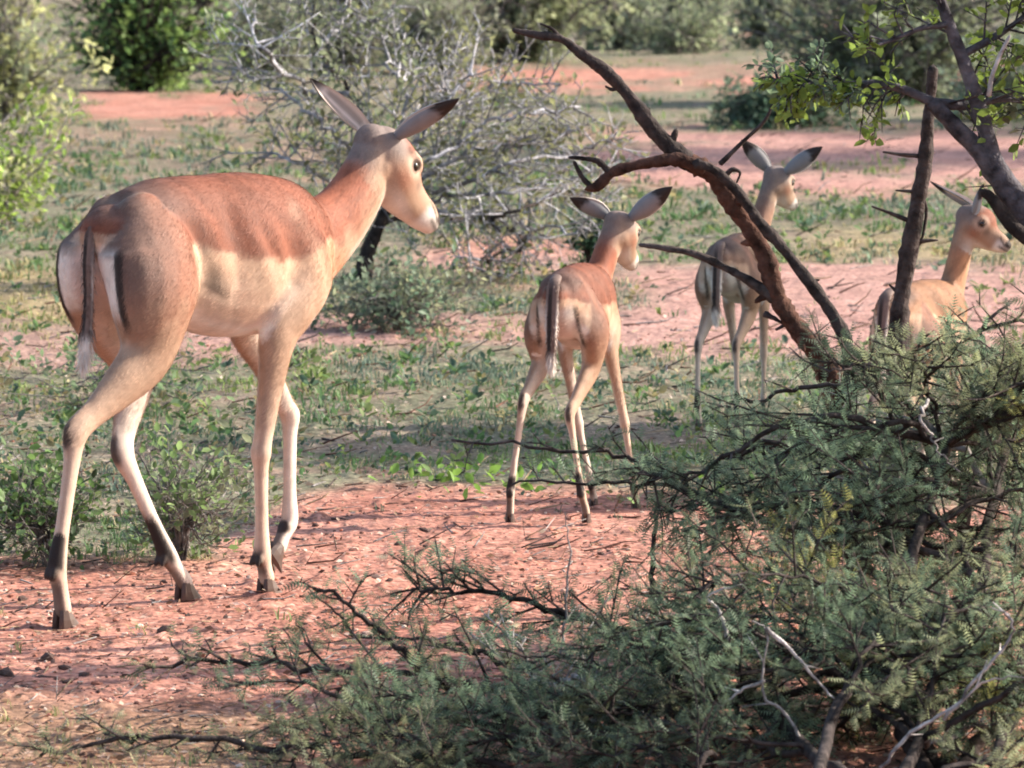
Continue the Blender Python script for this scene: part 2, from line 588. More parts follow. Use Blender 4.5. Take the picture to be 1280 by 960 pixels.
# --- dead forked tree crossing the two fawns
def dead_tree():
    p = Plant(5)
    d = 10.3
    base = on_ground(1085, 790)
    lower = np.vstack([catmull(np.vstack([[base + [0, 0, -0.05]], px_path([(1072, 640, 10.3), (1058, 540, 10.3), (1030, 452), (1000, 415), (972, 372), (955, 318), (925, 268), (893, 222), (862, 202)], d)]), 10)])
    p.tube(lower, 0.025, 0.018, REDWOOD * 0.9)
    upper = catmull(px_path([(866, 206), (840, 186), (815, 160), (790, 125), (760, 92), (728, 68), (700, 48), (672, 44), (643, 38)], d), 6)
    p.tube(upper, 0.018, 0.006, BLACKISH)
    arm = catmull(px_path([(880, 212), (850, 200), (815, 203), (790, 208), (765, 216), (748, 232), (735, 236)], d - 0.05), 6)
    p.tube(arm, 0.014, 0.008, REDWOOD * 0.8)
    p.tube(catmull(px_path([(762, 216), (748, 202), (728, 198), (712, 197)], d - 0.05), 5), 0.008, 0.003, BLACKISH)
    p.tube(catmull(px_path([(740, 234), (728, 222), (718, 203)], d - 0.05), 5), 0.008, 0.004, BLACKISH)
    p.tube(catmull(px_path([(836, 184), (842, 172), (845, 163)], d), 4), 0.009, 0.005, BLACKISH)
    second = catmull(px_path([(1060, 560, 10.4), (1064, 470), (1058, 430), (1040, 392), (1008, 348), (975, 306), (948, 276), (922, 240), (895, 214), (870, 204)], d - 0.07), 6)
    p.tube(second, 0.013, 0.009, BLACKISH)
    left = catmull(px_path([(968, 372), (935, 350), (905, 334), (870, 318), (830, 310), (800, 306)], d), 5)
    p.tube(left, 0.012, 0.004, BLACKISH * 1.6)
    for a in ([(900, 205), (930, 176), (955, 152), (966, 130)], [(955, 392), (968, 398), (978, 404)], [(905, 222), (915, 212), (925, 216), (921, 228)]):
        p.tube(catmull(px_path(a, d), 4), 0.0055, 0.002, BLACKISH * 1.3)
    for a in ([(700, 48), (690, 36), (676, 30)], [(775, 108), (766, 112), (757, 108)], [(800, 140), (812, 136)], [(1010, 352), (1024, 350)], [(985, 404), (970, 412)]):
        p.tube(catmull(px_path(a, d), 4), 0.005, 0.002, BLACKISH)
    for i in (14, 27, 41, 52, 63, 74):                       # knots and broken stubs
        q = lower[i]
        dv = unit(p.rng.normal(0, 1, 3) * np.array([1, 0.5, 1]))
        p.tube(np.array([q, q + dv * 0.024, q + dv * p.rng.uniform(0.032, 0.05)]), 0.011, 0.004, REDWOOD * p.rng.uniform(0.7, 1.6))
    p.build('dead_tree', base, 'leaning dead forked tree with bare dark branches crossing in front of two fawns', 'dead tree', stem_name='branches', sides=11, lump=0.12)


dead_tree()


# --- upright dead stem in front of the third fawn
def dead_stem():
    p = Plant(6)
    d = 10.6
    base = on_ground(1120, 760)
    P = catmull(np.vstack([[base + [0, 0, -0.05]], px_path([(1118, 600), (1122, 480), (1124, 400), (1130, 350), (1139, 300), (1148, 250), (1156, 205), (1159, 160), (1163, 120), (1166, 86)], d)]), 6)
    p.tube(P, 0.025, 0.010, BLACKISH * 1.3)
    for a in ([(1150, 240), (1158, 262), (1154, 292), (1150, 306)], [(1148, 195), (1125, 193), (1104, 190)], [(1136, 276), (1112, 266), (1090, 258)], [(1146, 240), (1120, 238)],
              [(1145, 302), (1172, 300)], [(1128, 372), (1112, 356)]):
        p.tube(catmull(px_path(a, d), 4), 0.005, 0.002, BLACKISH * 1.5)
    p.build('dead_sapling', base, 'upright dead broken stem with short bare side twigs in front of a fawn', 'dead tree', stem_name='trunk', sides=9, lump=0.09)


dead_stem()


# --- tree at the right edge
def leafy_tree():
    p = Plant(7)
    d = 10.1
    base = on_ground(1480, 798)
    wood = np.array([0.075, 0.068, 0.075])
    main = catmull(np.vstack([[base + [0, 0, -0.05]], px_path([(1440, 560), (1370, 400), (1300, 290), (1262, 238), (1232, 196), (1196, 160), (1165, 128)], d)]), 6)
    p.tube(main, 0.042, 0.013, wood)
    up = catmull(px_path([(1262, 240), (1240, 190), (1222, 130), (1208, 85), (1190, 40), (1176, 0), (1160, -60), (1150, -140), (1120, -260)], d), 6)
    p.tube(up, 0.018, 0.007, wood * 1.2)
    limbs = [([(1170, 130), (1130, 112), (1090, 104), (1050, 106), (1010, 104), (965, 100)], 0.010),
             ([(1165, 128), (1210, 132), (1250, 124), (1300, 122), (1350, 110)], 0.010),
             ([(1190, 30), (1150, 36), (1110, 52), (1075, 62)], 0.007),
             ([(1200, 70), (1245, 45), (1280, 20), (1330, -30)], 0.009),
             ([(1176, 0), (1200, -60), (1250, -120), (1300, -200)], 0.010),
             ([(1300, 290), (1330, 180), (1350, 60), (1380, -80), (1420, -220)], 0.024),
             ([(1160, -60), (1100, -90), (1040, -100), (990, -130)], 0.009),
             ([(1350, 60), (1400, 0), (1470, -60), (1540, -110)], 0.014),
             ([(1360, 0), (1300, -90), (1240, -180), (1200, -290)], 0.012)]
    for i, (a, r) in enumerate(limbs):
        L = catmull(px_path([(x, y, d + 0.10 * math.sin(i * 2.3) * j / 3) for j, (x, y) in enumerate(a)], d), 6)
        p.tube(L, r, r * 0.35, wood)
        if i == 0:
            p.spray(L, 0.003, wood, THORN_G * 1.1, 18, 0.10, 0.020, 0.008, 1, 0.8, 0.05, t0=0.5)
            p.spray(L, 0.003, wood, LEAF_Y * 1.1, 26, 0.10, 0.024, 0.010, 1, 0.9, 0.15, t0=0.15, droop=0.25)
        elif i in (1, 3, 7):
            p.spray(L, 0.003, wood, LEAF_Y * 0.9, 22, 0.16, 0.024, 0.011, 1, 0.9, 0.2, t0=0.1, droop=0.05)
        elif i == 2:
            p.spray(L, 0.003, wood, LEAF_Y * 0.8, 8, 0.10, 0.028, 0.018, 1, 0.9, 0.3, t0=0.3)
        else:
            p.spray(L, 0.003, wood, OLIVE, 16, 0.16, 0.024, 0.012, 1, 0.9, 0.2, t0=0.2)
    p.spray(up, 0.003, wood, LEAF_Y * 0.9, 14, 0.14, 0.022, 0.012, 1, 0.9, 0.2, t0=0.45)
    p.tube(catmull(px_path([(1236, 120), (1240, 95), (1252, 65), (1262, 45)], d - 0.1), 4), 0.005, 0.003, GREYWOOD * 2)
    p.tube(catmull(px_path([(1295, 305), (1268, 285), (1250, 262), (1238, 246), (1229, 240)], 10.05), 4), 0.016, 0.010, BLACKISH * 0.6)
    p.build('leafy_tree', base, 'leaning grey-barked tree with small yellow-green leaves over the fawns', 'tree', kind='broad', stem_name='trunk', sides=9, lump=0.06)


leafy_tree()


# --- thorn bushes in the foreground
def fg_branch(p, pts, d, r, col, side, L, step, leaf=0.026, wood=BLACKISH, levels=1, skip=0.08, leafy=1.0, t0=0.12):
    P = catmull(px_path(pts, d), 6)
    P[1:-1] += p.rng.normal(0, 1, P[1:-1].shape) * min(0.005, 0.13 * np.linalg.norm(P[1] - P[0]))
    p.tube(P, r, r * 0.3, wood * p.rng.uniform(0.8, 1.5))
    p.spray(P, max(0.0022, r * 0.3), wood * 1.3, col, side, L, leaf, step, levels, 0.45, skip, t0=t0, leafy=leafy)
    return P


def sprawling_bush():
    p = Plant(11)
    base = on_ground(960, 1120)
    root = np.array([base])
    lst = [
        ([(960, 1120, 7.6), (860, 905), (780, 872), (700, 872), (620, 862), (560, 852), (480, 838), (400, 838), (310, 826), (215, 834)], 8.9, 0.012, 22, 0.13),
        ([(640, 905), (570, 866), (530, 836), (488, 800), (450, 768), (420, 742), (392, 736)], 8.95, 0.009, 7, 0.09),
        ([(960, 1120, 7.6), (760, 965), (640, 958), (520, 948), (420, 940), (300, 932), (190, 922), (110, 930), (50, 945)], 8.6, 0.010, 14, 0.10),
        ([(960, 905), (860, 830), (780, 790), (700, 764), (610, 742), (560, 738), (515, 736)], 9.3, 0.010, 20, 0.13),
        ([(880, 935), (760, 870), (680, 842), (600, 815), (520, 800), (440, 795)], 9.1, 0.008, 6, 0.10),
        ([(700, 930), (600, 905), (500, 895), (430, 870), (360, 850), (280, 858)], 8.75, 0.008, 12, 0.11),
        ([(560, 990), (500, 930), (460, 905), (400, 900), (340, 905)], 8.7, 0.008, 10, 0.12),
        ([(800, 960), (700, 900), (640, 890), (560, 885), (480, 905)], 8.6, 0.008, 14, 0.13),
        ([(700, 1010), (600, 945), (540, 925), (470, 915), (410, 925), (350, 950)], 8.5, 0.007, 16, 0.12),
        ([(760, 1000), (660, 935), (590, 900), (530, 880), (470, 868)], 8.6, 0.007, 16, 0.12),
        ([(640, 1020), (540, 970), (460, 965), (400, 962)], 8.4, 0.007, 12, 0.12),
        ([(900, 990), (800, 930), (720, 915), (640, 920), (560, 935), (470, 955)], 8.5, 0.008, 16, 0.14),
    ]
    for i, (pts, d, r, n, L) in enumerate(lst):
        fg_branch(p, pts, d, r, THORN_G if i % 2 else THORN_L * 0.8, int(n * 1.6), L, 0.009)
    fg_branch(p, [(530, 738), (515, 760), (508, 785)], 9.3, 0.003, THORN_G, 1, 0.03, 0.02, levels=0)
    fg_branch(p, [(440, 795), (425, 770), (385, 740)], 9.0, 0.004, THORN_G, 2, 0.05, 0.02, levels=0)
    p.build('thorn_bush', base, 'low sprawling thorn bush reaching over the bare red soil towards the adult antelope', 'bush', 'pinnate', stem_name='branches', sides=6, lump=0.06)


sprawling_bush()


def inside(poly, x, y):
    c = False
    j = len(poly) - 1
    for i in range(len(poly)):
        xi, yi = poly[i]
        xj, yj = poly[j]
        if (yi > y) != (yj > y) and x < (xj - xi) * (y - yi) / (yj - yi) + xi:
            c = not c
        j = i
    return c


def big_bush(seed, base_px, node_px, poly, dr, n, label, cols, density=1.0, extra=()):
    p = Plant(seed)
    base = on_ground(*base_px)
    rng = p.rng
    xs = [q[0] for q in poly]
    ys = [q[1] for q in poly]
    nodes = []
    for (nx, ny, ndist) in node_px:                      # the few stems the boughs leave from
        q = at(nx, ny, ndist)
        P = catmull(np.array([base + [0, 0, -0.04], base * 0.6 + q * 0.4 + rng.normal(0, 0.05, 3), q]), 8)
        P[2:] += rng.normal(0, 0.006, P[2:].shape)
        p.tube(P, 0.016, 0.009, BLACKISH)
        nodes += [P[i] for i in (-1, -4, -7)]
    nodes = np.array(nodes)
    k = 0
    tries = 0
    while k < n and tries < n * 60:
        tries += 1
        x, y = rng.uniform(min(xs), max(xs)), rng.uniform(min(ys), max(ys))
        if not inside(poly, x, y):
            continue
        k += 1
        tip = at(x, y, rng.uniform(*dr))
        sc_ = np.abs(nodes[:, 2] - tip[2]) * 2.0 + np.abs(np.linalg.norm(nodes[:, :2] - tip[:2], axis=1) - 0.35) + rng.random(len(nodes)) * 0.25
        nb = nodes[sc_.argmin()]
        v = tip - nb
        hv = np.array([v[0], v[1], 0])
        mid = nb + v * 0.5 + np.array([0, 0, 0.16 * np.linalg.norm(hv) * rng.uniform(0.2, 1.2)]) + rng.normal(0, 0.03, 3)
        end = tip + unit(hv + 1e-6) * 0.10 + np.array([0, 0, rng.normal(-0.01, 0.03)])
        P = catmull(np.array([nb, mid, tip, end]), 7)
        P[1:] += rng.normal(0, 0.005, P[1:].shape)
        r = rng.uniform(0.004, 0.008)
        wood = BLACKISH * rng.uniform(0.6, 1.5) if rng.random() < 0.88 else GREYWOOD * 1.5
        p.tube(P, r, r * 0.25, wood)
        col = cols[rng.integers(len(cols))] * rng.choice([0.6, 0.9, 1.2, 1.7])
        if rng.random() < 0.10:
            col = np.array([0.30, 0.30, 0.10]) * rng.uniform(0.7, 1.1)
        p.spray(P, 0.0030, wood, col, int(16 * density), 0.16, 0.025, 0.0085, 1, 0.28, 0.06, t0=0.15)
    for pts, d, r, wood, side, L in extra:
        fg_branch(p, pts, d, r, cols[0], side, L, 0.012, wood=wood, levels=1 if side > 3 else 0)
    return p.build('thorn_bush', base, label, 'bush', 'pinnate', stem_name='branches', sides=5, lump=0.05)


big_bush(21, (1170, 985), [(1000, 700, 9.7), (1090, 600, 9.9), (1180, 560, 9.6), (1260, 520, 10.0), (1330, 620, 9.8)], [(830, 590), (905, 548), (1000, 505), (1085, 450), (1180, 425), (1290, 425), (1420, 450), (1420, 760), (1180, 800), (960, 760), (900, 690)], (9.3, 10.25), 40,
         'tall dense dark green thorn bush standing round the foot of the leaning dead tree', [THORN_G, THORN_G * 1.2, THORN_G * 0.8, THORN_L], extra=[
             ([(1150, 760), (1050, 690), (960, 650), (860, 612), (780, 572), (700, 560), (565, 550)], 9.9, 0.009, BLACKISH, 9, 0.11),
             ([(1100, 720), (1000, 640), (900, 618), (800, 604), (720, 602), (640, 606)], 9.9, 0.007, BLACKISH, 10, 0.10),
             ([(1180, 620), (1130, 500), (1060, 484), (990, 490), (930, 504), (890, 512)], 9.8, 0.008, BLACKISH, 5, 0.09),
             ([(1205, 800), (1210, 600), (1214, 520), (1222, 440), (1234, 400)], 10.0, 0.017, BLACKISH, 9, 0.13),
             ([(1060, 760), (1062, 640), (1060, 560), (1062, 470)], 9.9, 0.012, BLACKISH, 4, 0.08),
             ([(820, 770), (816, 720), (819, 660), (822, 615)], 9.9, 0.008, BLACKISH, 4, 0.07)])
big_bush(22, (1080, 1230), [(820, 930, 8.5), (940, 880, 8.8), (1060, 850, 8.6), (1180, 840, 8.9), (1280, 860, 8.7)], [(660, 830), (780, 740), (930, 700), (1120, 720), (1300, 700), (1430, 690), (1430, 1010), (640, 1000)], (8.3, 9.2), 48,
         'wide grey-green thorn bush with pale dead twigs in front of the taller bush', [THORN_G * 0.9, THORN_G * 1.15, THORN_L * 0.85], extra=[
             ([(1160, 500, 9.3), (1150, 520, 9.2), (1163, 545, 9.2), (1175, 565, 9.2), (1200, 590, 9.2)], 9.2, 0.0035, GREYWOOD * 1.3, 1, 0.04),
             ([(1100, 960), (1140, 915), (1190, 885), (1235, 850), (1290, 845)], 8.3, 0.004, GREYWOOD * 1.6, 2, 0.05),
             ([(1180, 900), (1225, 845), (1262, 800), (1262, 770), (1240, 760)], 8.3, 0.004, GREYWOOD * 1.6, 2, 0.05),
             ([(1000, 925), (985, 895), (955, 870), (955, 830), (958, 790), (940, 776)], 8.4, 0.0035, GREYWOOD * 1.5, 2, 0.06),
             ([(955, 850), (920, 868), (890, 892)], 8.4, 0.004, GREYWOOD * 1.8, 1, 0.04),
             ([(958, 785), (990, 815), (1020, 850), (1045, 875)], 8.4, 0.004, GREYWOOD * 1.7, 2, 0.05),
             ([(700, 820), (708, 760), (712, 690), (706, 640)], 8.9, 0.003, GREYWOOD * 0.8, 1, 0.04),
             ([(910, 800), (900, 765), (885, 745), (930, 730)], 8.6, 0.004, GREYWOOD * 1.8, 1, 0.04)])


# --- bushes behind
def bush(seed, name, base_px, box_px, label, leafkind, leafsize, cols, wood, stems=10, side=10, L=0.3, step=0.05, skip=0.15, levels=1, depth=None, leafy=1.0, dist_jit=None, group=None, rad=None, cat='bush', gain=1.65):
    """bush rooted at base_px filling the frame box (x0, y0, x1, y1) with a round depth"""
    p = Plant(seed)
    rng = p.rng
    base = on_ground(*base_px)
    base[2] = gz(np.array([base[0]]), np.array([base[1]]))[0]
    d0 = base[1]
    x0, y0, x1, y1 = box_px
    a, b = at(x0, y1, d0), at(x1, y0, d0)
    W = (b[0] - a[0]) / 2
    Hh = (b[2] - a[2]) / 2
    c = np.array([(a[0] + b[0]) / 2, d0, (a[2] + b[2]) / 2])
    D = depth or W * 0.8
    rad = rad or 0.014 * (W + Hh)
    cols = [np.array(q) * gain for q in cols]
    for k in range(stems):
        while True:
            u = rng.uniform(-1, 1, 3)
            if 0.25 < np.sqrt((np.abs(u) ** 3).sum()) < 1:
                break
        tip = c + u * np.array([W, D, Hh]) * rng.uniform(0.8, 1.05)
        tip[2] = max(tip[2], 0.05)
        v = tip - base
        mid = base + v * np.array([0.4, 0.4, 0.6]) + rng.normal(0, 0.08, 3) * W
        P = catmull(np.array([base + [0, 0, -0.04], base + v * 0.15 + [0, 0, 0.06], mid, tip]), 5)
        P[2:] += rng.normal(0, 0.012 * W, P[2:].shape)
        p.tube(P, rad * rng.uniform(0.5, 1.0), rad * 0.15, wood * rng.uniform(0.7, 1.3))
        col = cols[rng.integers(len(cols))] * rng.uniform(0.75, 1.3)
        p.spray(P, rad * 0.2, wood, col, side, L, leafsize, step, levels, 0.8, skip, t0=0.25, leafy=leafy)
    return p.build(name, base, label, cat, leafkind, group, stem_name='branches', sides=5)


# grey leafless thicket behind the adult's head
def grey_thicket():
    p = Plant(31)
    base = on_ground(452, 352)
    d0 = base[1]
    rng = p.rng
    p.tube(catmull(np.vstack([[base - [0, 0, 0.05]], px_path([(458, 320), (470, 290), (488, 250), (500, 215)], d0)]), 5), 0.034, 0.02, BLACKISH * 0.8)
    tg = np.array([0.27, 0.265, 0.285])
    mains = [[(478, 280), (540, 274), (600, 272), (650, 260), (700, 240), (755, 235)], [(485, 260), (560, 235), (640, 205), (720, 190), (770, 170)],
             [(490, 250), (540, 200), (600, 160), (660, 140), (730, 130)], [(495, 240), (520, 180), (560, 120), (590, 90)],
             [(495, 235), (470, 170), (440, 120), (400, 60), (385, 0), (380, -60)], [(490, 250), (440, 190), (400, 150), (340, 110), (290, 90)],
             [(500, 220), (505, 130), (480, 60), (460, 0)], [(480, 270), (430, 240), (380, 210), (330, 190)], [(600, 272), (660, 300), (620, 320), (585, 330)],
             [(486, 262), (560, 250), (640, 240), (700, 225), (740, 210)], [(490, 250), (580, 190), (650, 180), (720, 160)], [(486, 265), (570, 262), (650, 285), (720, 290)],
             [(440, 120), (380, 110), (330, 60), (310, 10)], [(400, 60), (430, 20), (440, -40)], [(495, 235), (545, 150), (620, 110), (700, 110)]]
    for i, m in enumerate(mains):
        P = catmull(px_path([(x, y, d0 + rng.normal(0, 0.35) * min(j, 2) / 2) for j, (x, y) in enumerate(m)], d0), 6)
        P[1:] += rng.normal(0, 0.012, P[1:].shape)
        p.tube(P, 0.012, 0.004, (BLACKISH if i in (0, 4, 8) else tg) * rng.uniform(0.8, 1.3))
        green = i in (4, 12, 13)
        p.spray(P, 0.0045, tg * (0.8 if i % 3 else 1.5), OLIVE * 1.2 if green else PALE * 0.8, 24, 0.34, 0.035, 0.03 if green else 0.06, 2, 0.8, 0.1, t0=0.08, leafy=1.0 if green else 0.85)
    p.build('grey_thicket', base, 'grey leafless thorn thicket with tangled fine twigs behind the adult antelope', 'bush', 'small', stem_name='branches', sides=6)


grey_thicket()
bush(32, 'low_shrub', (500, 412), (350, 338, 690, 418), 'low dark green shrub at the foot of the grey thicket', 'small', 0.030,
     [np.array([0.08, 0.125, 0.075]), np.array([0.11, 0.14, 0.095]), np.array([0.16, 0.17, 0.10])], GREYWOOD * 0.6, stems=40, side=8, L=0.17, step=0.034, depth=0.5, rad=0.005)
bush(33, 'leafy_bush', (180, 112), (35, -170, 335, 122), 'bright green leafy bush behind the bare red patch', 'broad', 0.075,
     [np.array([0.10, 0.17, 0.055]), np.array([0.17, 0.25, 0.075]), np.array([0.06, 0.11, 0.045])], BLACKISH, stems=90, side=11, L=0.30, step=0.07)
bush(34, 'leafy_bush', (0, 285), (-160, 100, 150, 268), 'yellow-green leafy bush with pale stems at the edge of the grass', 'broad', 0.042,
     [LEAF_Y * 0.9, PALE * 0.9, LEAF_Y * 0.6], GREYWOOD * 1.6, stems=34, side=9, L=0.20, step=0.036)
bush(35, 'leafy_bush', (0, 150), (-160, -120, 130, 160), 'pale leafy bush beside the bright green one', 'broad', 0.062, [PALE * 1.1, PALE * 0.8, OLIVE], GREYWOOD, stems=70, side=10, L=0.28, step=0.06)
bush(36, 'olive_bush', (650, 80), (500, -190, 815, 86), 'large olive grey bush beyond the bare orange strip', 'small', 0.08,
     [OLIVE, OLIVE * 0.75, np.array([0.20, 0.22, 0.12])], GREYWOOD * 0.8, stems=100, side=12, L=0.36, step=0.055)
bush(37, 'olive_bush', (430, 88), (250, -140, 590, 100), 'grey-green bush between the bright green bush and the olive one', 'small', 0.07,
     [OLIVE * 0.9, np.array([0.19, 0.20, 0.15]), OLIVE * 1.2], GREYWOOD * 1.2, stems=80, side=12, L=0.34, step=0.065)
bush(38, 'dark_bush', (960, 160), (860, 96, 1110, 162), 'dark green low bush beside the shaded red track', 'small', 0.055,
     [np.array([0.06, 0.10, 0.06]), np.array([0.09, 0.12, 0.075])], BLACKISH, stems=60, side=9, L=0.22, step=0.035)
bush(39, 'olive_bush', (1110, 128), (900, -120, 1370, 134), 'wide hazy grey-green bush behind the dark low bush', 'small', 0.075,
     [OLIVE * 0.95, np.array([0.16, 0.19, 0.13]), OLIVE * 0.7], GREYWOOD * 0.8, stems=130, side=11, L=0.36, step=0.055)
bush(47, 'scrub_bush', (330, 100), (240, -60, 450, 104), 'pale twiggy scrub bush beside the bright green bush', 'small', 0.06, [np.array([0.19, 0.20, 0.14]), OLIVE], GREYWOOD * 1.2, stems=60, side=10, L=0.3, step=0.06)
bush(48, 'scrub_bush', (540, 92), (450, -60, 640, 96), 'soft grey-green scrub bush touching the large olive bush', 'small', 0.065, [np.array([0.18, 0.20, 0.14]), OLIVE * 0.9], GREYWOOD, stems=60, side=10, L=0.32, step=0.06)
bush(49, 'scrub_bush', (770, 62), (700, -80, 880, 66), 'soft olive scrub bush between the large olive bush and the hazy one', 'small', 0.09, [np.array([0.18, 0.20, 0.14]), OLIVE], GREYWOOD, stems=50, side=10, L=0.4, step=0.08)
bush(50, 'scrub_bush', (1240, 150), (1150, 40, 1400, 152), 'grey-green scrub bush behind the trunk of the leafy tree', 'small', 0.055, [np.array([0.16, 0.19, 0.12]), OLIVE * 0.8], GREYWOOD, stems=50, side=9, L=0.26, step=0.05)
bush(51, 'scrub_bush', (960, 60), (880, -90, 1060, 64), 'pale far scrub bush behind the hazy olive one', 'small', 0.09, [np.array([0.19, 0.21, 0.15]), OLIVE], GREYWOOD, stems=50, side=10, L=0.4, step=0.08)
bush(45, 'leafy_bush', (620, 128), (560, 96, 730, 132), 'tuft of pale green growth by the bare orange strip', 'small', 0.05, [OLIVE, PALE * 0.7], GREYWOOD, stems=16, side=7, L=0.16, step=0.05)
bush(46, 'olive_bush', (860, 70), (770, -20, 960, 74), 'small hazy olive bush between the two bare strips', 'small', 0.08, [OLIVE * 1.1, OLIVE * 0.8], GREYWOOD, stems=30, side=9, L=0.3, step=0.07)
bush(40, 'twiggy_bush', (60, 706), (-60, 560, 150, 700), 'green twiggy bush behind the hind legs of the adult antelope', 'broad', 0.026,
     [np.array([0.10, 0.17, 0.05]), np.array([0.07, 0.12, 0.05])], GREYWOOD * 0.7, stems=30, side=8, L=0.14, step=0.045, depth=0.22, rad=0.005, skip=0.2, gain=1.2)
bush(41, 'twiggy_bush', (225, 700), (120, 520, 345, 692), 'grey twiggy bush showing between the legs of the adult antelope', 'broad', 0.024,
     [np.array([0.10, 0.15, 0.055]), OLIVE], GREYWOOD * 0.75, stems=30, side=8, L=0.15, step=0.055, depth=0.22, rad=0.005, skip=0.2)
bush(42, 'dark_sprig', (736, 345), (705, 215, 765, 345), 'small dark green upright plant just beyond the nearest fawn', 'small', 0.03,
     [np.array([0.03, 0.065, 0.04])], BLACKISH, stems=18, side=7, L=0.09, step=0.02, rad=0.006)
bush(43, 'olive_bush', (840, 46), (770, -110, 960, 44), 'far grey-green bush beside the large olive bush', 'small', 0.13, [OLIVE, OLIVE * 0.8], GREYWOOD, stems=24, side=9, L=0.5, step=0.1)
bush(44, 'twiggy_bush', (150, 505), (-60, 440, 420, 505), 'low sparse grey twigs lying behind the adult antelope', 'small', 0.03,
     [OLIVE, np.array([0.10, 0.14, 0.07])], GREYWOOD * 0.8, stems=16, side=6, L=0.2, step=0.05, depth=0.5, rad=0.005)
# trees standing outside the frame whose shade lies over the second fawn and the track
def shade_tree(seed, x, y, h, r, label):
    p = Plant(seed)
    base = np.array([x, y, 0.0])
    p.tube(p.wander(base - [0, 0, 0.1], np.array([0, 0, 1.0]), h, 8, 0.06), 0.035 * h, 0.015 * h, GREYWOOD * 0.6)
    for k in range(46):
        u = p.rng.normal(0, 1, 3)
        u = unit(u) * p.rng.random() ** 0.4
        tip = base + [0, 0, h] + u * np.array([r, r, r * 0.55])
        st = base + [0, 0, h * p.rng.uniform(0.55, 0.95)]
        P = catmull(np.array([st, st * 0.5 + tip * 0.5 + [0, 0, 0.1 * r], tip]), 5)
        p.tube(P, 0.008 * h, 0.002 * h, GREYWOOD * 0.6)
        p.spray(P, 0.004, GREYWOOD * 0.6, OLIVE * 0.8, 11, 0.34 * r, 0.07, 0.045, 1, 0.8, 0.1, t0=0.2)
    p.build('acacia_tree', base, label, 'tree', 'small', stem_name='trunk', sides=7)


shade_tree(80, 4.6, 15.2, 2.6, 0.9, 'small acacia tree standing right of the fawns in the clearing')
shade_tree(81, 8.6, 33.0, 4.2, 2.3, 'tall acacia tree shading the far end of the red track')
shade_tree(82, 11.5, 37.5, 4.6, 2.5, 'spreading acacia tree beyond the tall one beside the red track')
# the bush line beyond: the tree whose shade lies over the track and the second fawn, and the bush line beyond
far = [(-260, 95), (1480, 88), (1700, 110), (-520, 120), (250, 8), (620, -2), (1000, 6), (1350, 2), (-100, 12), (430, -12), (820, -14), (1180, -12), (60, -14)]
for i, (x, y) in enumerate(far):
    hgt = 190 * (y + 100) / 200 if y > 50 else 130 * (y + 100) / 100
    wd = hgt * 0.75
    bush(60 + i, 'distant_bush', (x, y), (x - wd, y - hgt * 1.15, x + wd, y), 'olive thorn bush in the scrub line far behind the antelopes', 'small', 0.16 if y < 50 else 0.09,
         [OLIVE, OLIVE * 0.8, np.array([0.10, 0.13, 0.06])], GREYWOOD * 0.8, stems=20, side=9, L=0.6 if y < 50 else 0.4, step=0.13, group='scrub line beyond the clearing')


# ------------------------------------------------------------------ antelopes
RED = np.array([0.235, 0.082, 0.046])
TAN = np.array([0.53, 0.345, 0.235])
PALEF = np.array([0.64, 0.475, 0.36])
WHITE = np.array([0.80, 0.74, 0.67])
DARK = np.array([0.030, 0.021, 0.018])
GREYB = np.array([0.120, 0.082, 0.068])


def loft(bm_V, bm_F, st, n=6, ring=18):
    """closed tube through stations (x, y, z, r_side, r_plane)"""
    S = catmull(np.array(st, float), n)
    P, ra, rb = S[:, :3], np.maximum(S[:, 3], 0.003), np.maximum(S[:, 4], 0.003)
    T = np.gradient(P, axis=0)
    T /= np.linalg.norm(T, axis=1)[:, None]
    A = np.array([0, 1.0, 0])[None] - T * T[:, 1:2]
    A /= np.linalg.norm(A, axis=1)[:, None]
    B = np.cross(T, A)
    # rounded ends
    e0 = [(P[0] - T[0] * min(ra[0], rb[0]) * k, math.sqrt(1 - k * k)) for k in (0.95, 0.75, 0.4)]
    e1 = [(P[-1] + T[-1] * min(ra[-1], rb[-1]) * k, math.sqrt(1 - k * k)) for k in (0.4, 0.75, 0.95)]
    PP = np.vstack([[q[0] for q in e0], P, [q[0] for q in e1]])
    RA = np.concatenate([[q[1] * ra[0] for q in e0], ra, [q[1] * ra[-1] for q in e1]])
    RB = np.concatenate([[q[1] * rb[0] for q in e0], rb, [q[1] * rb[-1] for q in e1]])
    AA = np.vstack([[A[0]] * 3, A, [A[-1]] * 3])
    BB = np.vstack([[B[0]] * 3, B, [B[-1]] * 3])
    ang = np.arange(ring) * 2 * math.pi / ring
    R = PP[:, None] + AA[:, None] * (RA[:, None] * np.cos(ang))[..., None] + BB[:, None] * (RB[:, None] * np.sin(ang))[..., None]
    b = len(bm_V)
    m = len(PP)
    bm_V.extend(map(tuple, R.reshape(-1, 3)))
    for i in range(m - 1):
        for j in range(ring):
            k = (j + 1) % ring
            bm_F.append((b + i * ring + j, b + i * ring + k, b + (i + 1) * ring + k, b + (i + 1) * ring + j))
    bm_F.append(tuple(b + j for j in range(ring))[::-1])
    bm_F.append(tuple(b + (m - 1) * ring + j for j in range(ring)))
    return P, ra, rb


def mixc(a, b, t):
    t = np.asarray(t)[..., None]
    return a * (1 - t) + b * t


def interp_path(P, R, V):
    """nearest point of a polyline for every vertex: distance / radius, fraction along, centre"""
    d2 = ((V[:, None, :] - P[None]) ** 2).sum(-1)
    i = d2.argmin(1)
    return np.sqrt(d2[np.arange(len(V)), i]) / R[i], i / (len(P) - 1), P[i]


